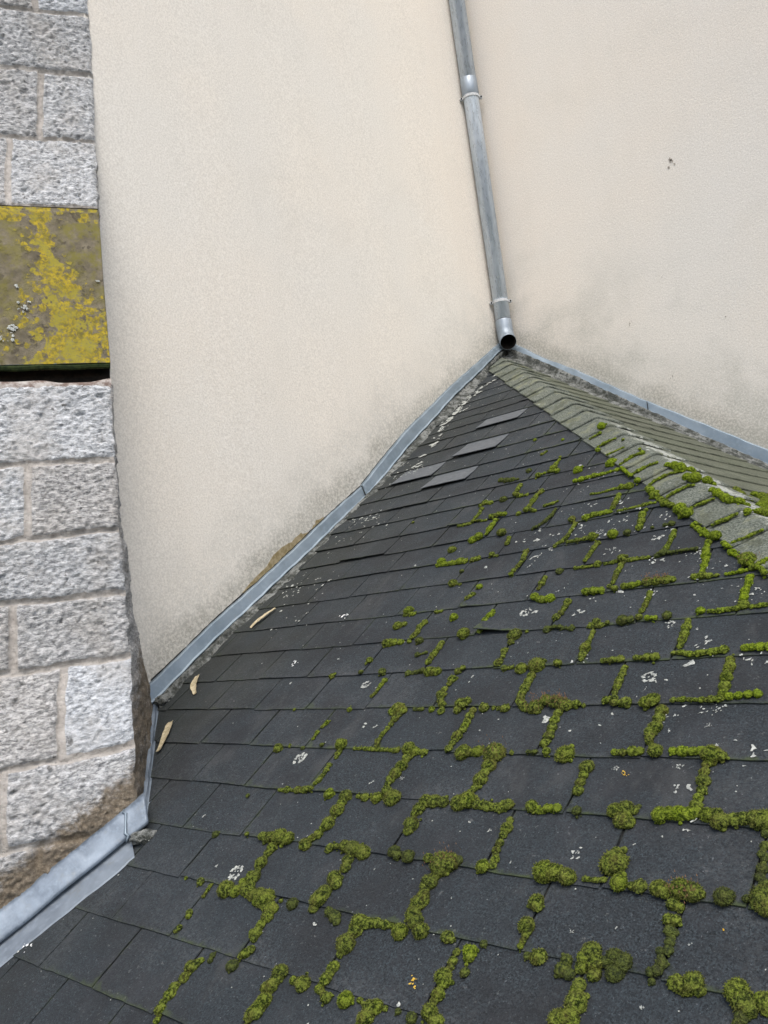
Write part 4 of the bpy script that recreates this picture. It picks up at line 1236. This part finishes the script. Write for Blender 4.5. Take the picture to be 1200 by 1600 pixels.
# ------------------------------------------------------------------ dry leaves / bark strips lying by the left flashing
def leaf(a, b, wd, label, seed):
    a = Vector(a); b = Vector(b); rs = np.random.RandomState(seed); d = (b - a); L = d.length; d.normalize()
    s_ = NRM.cross(d).normalized(); P = []
    for i in range(14):
        t = i / 13; w0 = wd * (.55 + .45 * math.sin(math.pi * min(1, t * 1.1 + .05))) * (1 + .07 * rs.randn())
        hgt = .010 + .005 * math.sin(t * math.pi) + .002 * rs.rand()
        c = a + d * (L * t) + s_ * (.004 * math.sin(t * 5 + seed)) + NRM * hgt
        row = [c - s_ * w0 + NRM * .001, c - s_ * w0 * .4 - NRM * .0005, c + s_ * w0 * .4 - NRM * .0005, c + s_ * w0 + NRM * .0015]
        low = [q - NRM * .0018 for q in row[::-1]]
        P.append([tuple(q) for q in row + low + row[:1]])
    g = MB(); g.grid(np.array(P)); o = g.build('bark_strip', M['leaf'])
    return tag(o, label, 'bark strip', 'tan bark strips lying on the shingles')
leaf((.215, -2.250, P1 * -2.250), (.250, -2.155, P1 * -2.155), .010, 'thin tan strip of dry bark highest of three, just below the left flashing', 1)
leaf((.170, -2.475, P1 * -2.475), (.262, -2.555, P1 * -2.555), .013, 'straight tan bark strip on dark shingles above the flashing corner', 2)
leaf((.285, -2.665, P1 * -2.665), (.370, -2.775, P1 * -2.775), .014, 'lowest and raggedest tan bark strip, right of the stone corner', 5)
# ------------------------------------------------------------------ lichen flakes and droppings on the shingles
def surf(x, y):
    xh = -y - .06
    if x <= xh: return P1 * y, NRM
    return zrear(x, y), Vector((.55, 0, .83)).normalized()
groups = {'w': MB(), 'y': MB(), 'b': MB()}
rs = np.random.RandomState(5)
def flake(mb, x, y, r, h=.0088, rag=.35, asp=1.0):
    z, N = surf(x, y); n = 9; an = np.linspace(0, 2 * math.pi, n + 1)[:-1] + rs.rand()
    U = Vector((1, 0, 0)) - N * N.x; U.normalize(); W = N.cross(U)
    th = rs.rand() * 3
    V = []
    for a in an:
        q = r * max(.3, 1 + rag * rs.randn()); ca, sa = math.cos(a) * q * asp, math.sin(a) * q
        V.append(Vector((x, y, z)) + U * (ca * math.cos(th) - sa * math.sin(th)) + W * (ca * math.sin(th) + sa * math.cos(th)) + N * (h - .0012))
    V.append(Vector((x, y, z)) + N * h)
    mb.add(V, [(i, (i + 1) % n, n) for i in range(n)])
EY = sorted(EDGES)
def hrel(y):
    # height of the tab surface above the deck plane here
    i = np.searchsorted(EY, y)
    lo = EY[i - 1] if i > 0 else EY[0]; hi = EY[min(i, len(EY) - 1)]
    v = (hi - y) / max(1e-6, hi - lo)
    return .0010 + .0048 * min(1, max(0, v)) + .0022
for tok in LICHEN.split():
    col = tok[-1]; kind = tok[-2]; x, y, r = [float(q) / 1000 for q in tok[:-2].split(',')]
    mb = groups['y' if col == 'y' else ('b' if kind == 'b' else 'w')]; h = hrel(y) + .001
    if kind == 'r':
        for k in range(26):
            a = rs.rand() * 6.28; q = r * rs.uniform(.62, 1.0); flake(mb, x + q * math.cos(a), y + q * math.sin(a) * .85, r * rs.uniform(.10, .24), h)
        for k in range(3): flake(mb, x + r * .2 * rs.randn(), y + r * .2 * rs.randn(), r * .13, h)
    elif kind in 'fb':
        for k in range(13 if kind == 'f' else 9): flake(mb, x + r * .5 * rs.randn(), y + r * .35 * rs.randn(), r * rs.uniform(.07, .20), h, .45)
    else:
        for k in range(3): flake(mb, x + r * .3 * rs.randn(), y + r * .3 * rs.randn(), r * rs.uniform(.25, .5), h, .3)
mb = groups['w']
STREAK = [(.141, -.381), (.127, -.497), (.112, -.566), (.10, -.654), (.105, -.738), (.11, -.81), (.13, -.92), (.18, -1.064), (.235, -1.272)]
for (a, b) in zip(STREAK, STREAK[1:]):
    for k in range(rs.randint(6, 22)):
        t = rs.rand() ** 1.6; flake(mb, a[0] + (b[0] - a[0]) * t + .05 + .016 * rs.randn(), a[1] + (b[1] - a[1]) * t + .01 * rs.randn(), abs(rs.normal(.003, .0035)) + .002, .0085, .4, 1.6)
for (cx, cy, n, sx, sy) in ((.26, -1.30, 50, .05, .04), (.27, -1.63, 40, .07, .03), (.30, -1.75, 25, .08, .05), (.26, -2.02, 40, .07, .04), (.35, -2.2, 15, .1, .06)):
    for k in range(n): 
        x, y = cx + sx * rs.randn(), cy + sy * rs.randn(); flake(mb, x, y, abs(rs.normal(.0015, .0015)) + .0012, hrel(y) + .001, .4)
# small flecks everywhere, denser towards the right
for k in range(1300):
    y = rs.uniform(-3.6, -.5); x = rs.uniform(.15, hipx(y) - .15)
    if rs.rand() > .22 + .5 * min(1, max(0, (x - .8) / 1.2)): continue
    flake(mb, x, y, .0009 + abs(rs.normal(0, .0008)), hrel(y) + .0008, .35)
for k in range(65):
    x = rs.uniform(1.25, 2.15); y = -x - .26 - rs.rand() ** 1.5 * .55; n = rs.randint(2, 7)
    for q in range(n): 
        xx, yy = x + .014 * rs.randn(), y + .008 * rs.randn(); flake(mb, xx, yy, .0009 + abs(rs.normal(0, .0013)), hrel(yy) + .0008, .5, 1.8)
names = {'w': ('lichen_flecks', 'wl', 'white lichen flecks scattered over the shingles'), 'y': ('orange_lichen', 'yl', 'small orange lichen specks'), 'b': ('dropping_marks', 'drop', 'white bird droppings on the shingles')}
for k, mb in groups.items():
    o = mb.build(names[k][0], M[names[k][1]], ROOF); o['label'] = names[k][2]
    if k == 'w': o['kind'] = 'stuff'

# ------------------------------------------------------------------ moss
def bead_proto(seed, sub, tufts):
    bm = bmesh.new(); bmesh.ops.create_icosphere(bm, subdivisions=sub, radius=1)
    V = np.array([v.co[:] for v in bm.verts]); F = np.array([[v.index for v in f.verts] for f in bm.faces]); bm.free()
    n = .15 * fbm(V + seed * 3.1, 1.6, 3, seed) + .07 * fbm(V + seed, 5.0, 3, seed + 5) + .05 * vnoise(V + seed, 13, seed + 9)
    V = V * (1 + n)[:, None]
    V[:, 2] *= .86
    rs = np.random.RandomState(seed); T = np.zeros(len(V)) + np.clip(n * 2.2, 0, .6)
    k = tufts; d = rs.randn(k, 3); d[:, 2] = np.abs(d[:, 2]) * 1.0 - .25; d /= np.linalg.norm(d, axis=1)[:, None]
    # place tufts on nearest vertex radius
    nn = (V / np.linalg.norm(V, axis=1)[:, None]) @ d.T; near = nn.argmax(0); base = V[near]
    out = d + rs.randn(k, 3) * .38; out /= np.linalg.norm(out, axis=1)[:, None]
    side = np.cross(out, rs.randn(k, 3)); side /= np.linalg.norm(side, axis=1)[:, None]
    L = rs.uniform(.08, .20, k)[:, None]; Wd = rs.uniform(.03, .06, k)[:, None]
    a = base - out * .03 + side * Wd; b = base - out * .03 - side * Wd; c = base + out * L
    TV = np.stack([a, b, c], 1).reshape(-1, 3); TF = np.arange(k * 3).reshape(-1, 3) + len(V)
    TT = np.tile([.15, .15, 1.0], k)
    return np.concatenate([V, TV]), np.concatenate([F, TF]), np.concatenate([T, TT])
BIG = [bead_proto(s_, 3, 620) for s_ in range(6)]
SMALL = [bead_proto(s_ + 20, 2, 200) for s_ in range(6)]
runs = []
for ln in MOSS.strip().splitlines():
    tk = ln.split(); bl = [tuple(float(q) / 1000 for q in t.split(',')) for t in tk[1:]]
    full = []
    for a, b in zip(bl, bl[1:] + [None]):
        full.append(a)
        if b:
            d = math.hypot(a[0] - b[0], a[1] - b[1]); r_ = min(a[2], b[2]); n_ = int(d / (.85 * (a[2] + b[2]) / 2 * 1.15))
            for k in range(1, n_): full.append(tuple(a[i] + (b[i] - a[i]) * k / n_ for i in range(2)) + (r_ * .88,))
    runs.append((tk[0], [(x, y, r * 1.06 * (.86 + .28 * random.random())) for x, y, r in full]))
# runs that touch are one patch
par = list(range(len(runs)))
def find(i):
    while par[i] != i: i = par[i]
    return i
for i in range(len(runs)):
    for j in range(i + 1, len(runs)):
        hit = False
        for a in runs[i][1]:
            for b in runs[j][1]:
                if math.hypot(a[0] - b[0], a[1] - b[1]) < .80 * (a[2] + b[2]): hit = True; break
            if hit: break
        if hit: par[find(i)] = find(j)
patches = {}
for i in range(len(runs)): patches.setdefault(find(i), []).append(i)
def caph(x, y):
    d = (x + y + .06)
    if -.15 < d < .14: return .014
    return hrel(y) if d < 0 else .006
def screen(p):
    v = Vector(p) - Vector(CAM); zf = v.dot(Vector(FWD)); return (600 + 1341 * v.dot(Vector(RIGHT)) / zf, 800 + 1341 * v.dot(Vector(DOWN)) / zf)
rs = np.random.RandomState(77)
info = []
for key, ids in patches.items():
    VV = []; FF = []; TT = []; GG = []; base = 0; sx = sy = 0; n = 0; hair = []; cls_n = {}
    xs = []; 
    for i in ids:
        cls, beads = runs[i]; cls_n[cls] = cls_n.get(cls, 0) + len(beads)
        for (x, y, r) in beads:
            z, N = surf(x, y); g0 = {'g': .50, 'o': .0, 'h': -.05, 'd': -.9}[cls] + rs.normal(0, .12)
            # moss is greener by the ridge
            near = max(0, 1 - abs(x + y + .16) / .5); g0 += .45 * near * (cls != 'd')
            g0 += .15 * vnoise(np.array([[x, y, 0]]), 3, 5)[0]
            copies = [(x, y, r)]
            for k in range(2 if r > .012 else 1):
                a = rs.rand() * 6.28; copies.append((x + r * .5 * math.cos(a), y + r * .5 * math.sin(a), r * rs.uniform(.4, .6)))
            for k in range(1 + (rs.rand() < .5)):
                a = rs.rand() * 6.28; q_ = rs.uniform(.8, 1.15); copies.append((x + r * q_ * math.cos(a), y + r * q_ * math.sin(a), r * rs.uniform(.16, .34)))
            for (cx, cy, cr) in copies:
                P_ = (BIG if cr > .0125 else SMALL)[rs.randint(6)]
                an = rs.rand() * 6.28; ca, sa = math.cos(an), math.sin(an)
                V = P_[0] * np.array([rs.uniform(.92, 1.12), rs.uniform(.92, 1.12), rs.uniform(.85, 1.05)]) * cr
                V = V @ np.array([[ca, sa, 0], [-sa, ca, 0], [0, 0, 1]])
                # local frame on the slope, leaning a little towards the vertical
                Nn = (N + Vector((0, 0, .25))).normalized()
                U = (Vector((1, 0, 0)) - Nn * Nn.x).normalized(); W = Nn.cross(U)
                Mx = np.array([U[:], W[:], Nn[:]])
                zc, _ = surf(cx, cy)
                c = np.array((cx, cy, zc)) + np.array(N) * (caph(cx, cy) + cr * .18)
                VV.append(V @ Mx + c); FF.append(P_[1] + base); base += len(V); TT.append(P_[2]); GG.append(np.full(len(V), g0 + rs.normal(0, .06)))
            q = screen((x, y, z)); sx += q[0]; sy += q[1]; n += 1; xs.append(q)
            if cls == 'h' and r > .012:
                for k in range(int(16)):
                    dx, dy = rs.randn(2) * r * .5; hair.append((x + dx, y + dy, r))
    me = mesh_np('moss_cushion', np.concatenate(VV), np.concatenate(FF), False, {'tip': np.concatenate(TT), 'green': np.concatenate(GG)})
    o = link('moss_cushion', me, M['moss'])
    # origin to the patch centre
    c0 = np.concatenate(VV).mean(0); me.transform(Matrix.Translation(-Vector(c0))); o.location = c0
    if hair:
        g = MB()
        for (hx, hy, r) in hair:
            z, N = surf(hx, hy); p = Vector((hx, hy, z)) + N * (r * .75); d = (N + Vector(rs.randn(3)) * .22).normalized()
            L = rs.uniform(.010, .019); q = p + d * L; s_ = Vector((.0005, 0, 0)); t_ = Vector((0, .0005, 0))
            g.add([p + s_, p - s_, p + t_, q], [(0, 1, 3), (1, 2, 3), (2, 0, 3)])
            g.add([q + Vector((.0012, 0, 0)), q - Vector((.0012, 0, 0)), q + Vector((0, .0012, .0)), q + Vector((0, 0, .004))], [(0, 1, 3), (1, 2, 3), (2, 0, 3)])
        h = g.build('spore_stalks', M['stem'], o)
    X = [q[0] for q in xs]; Y = [q[1] for q in xs]; w_, h_ = max(X) - min(X), max(Y) - min(Y)
    rr = max(b[2] for i in ids for b in runs[i][1])
    top = max(cls_n, key=cls_n.get); mx = sum(X) / len(X); my = sum(Y) / len(Y)
    xm = sum(b[0] for i in ids for b in runs[i][1]) / n; ym = sum(b[1] for i in ids for b in runs[i][1]) / n
    ridge = (xm + ym + .16) > -.10
    shade = {'g': 'bright green', 'o': 'olive', 'd': 'dull dark', 'h': 'red-stalked'}[top]
    if n <= 2: shape = 'round moss cushion' if rr > .017 else 'tiny moss tuft'
    elif len(ids) >= 3: shape = 'branching moss patch'
    elif h_ > w_ * .9: shape = 'upslope moss strip'
    else: shape = 'sideways moss strip'
    info.append(dict(o=o, mx=mx, my=my, ridge=ridge, shade=shade, shape=shape))
ORD = ['first', 'second', 'third', 'fourth', 'fifth', 'sixth', 'seventh', 'eighth', 'ninth', 'tenth', 'eleventh', 'twelfth', 'thirteenth', 'fourteenth', 'fifteenth', 'sixteenth']
zones = {}
for d in info:
    if d['ridge']: zn = 'on the hip ridge'
    else:
        c = 'left' if d['mx'] < 560 else ('right' if d['mx'] > 880 else 'middle')
        rw = 'top' if d['my'] < 820 else ('upper' if d['my'] < 1000 else ('central' if d['my'] < 1200 else ('lower' if d['my'] < 1400 else 'bottom')))
        zn = 'in the %s %s of the slope' % (rw, c)
    zones.setdefault((d['shade'], d['shape'], zn), []).append(d)
for (shade, shape, zn), L in zones.items():
    L.sort(key=lambda d: d['mx'])
    for i, d in enumerate(L):
        pos = '' if len(L) == 1 else (', the leftmost such' if i == 0 else (', the rightmost such' if i == len(L) - 1 else ', %s such from left' % ORD[min(i, 15)]))
        tag(d['o'], '%s %s %s%s' % (shade, shape, zn, pos), 'moss', 'moss cushions growing in the shingle seams')
print('moss patches', len(info))
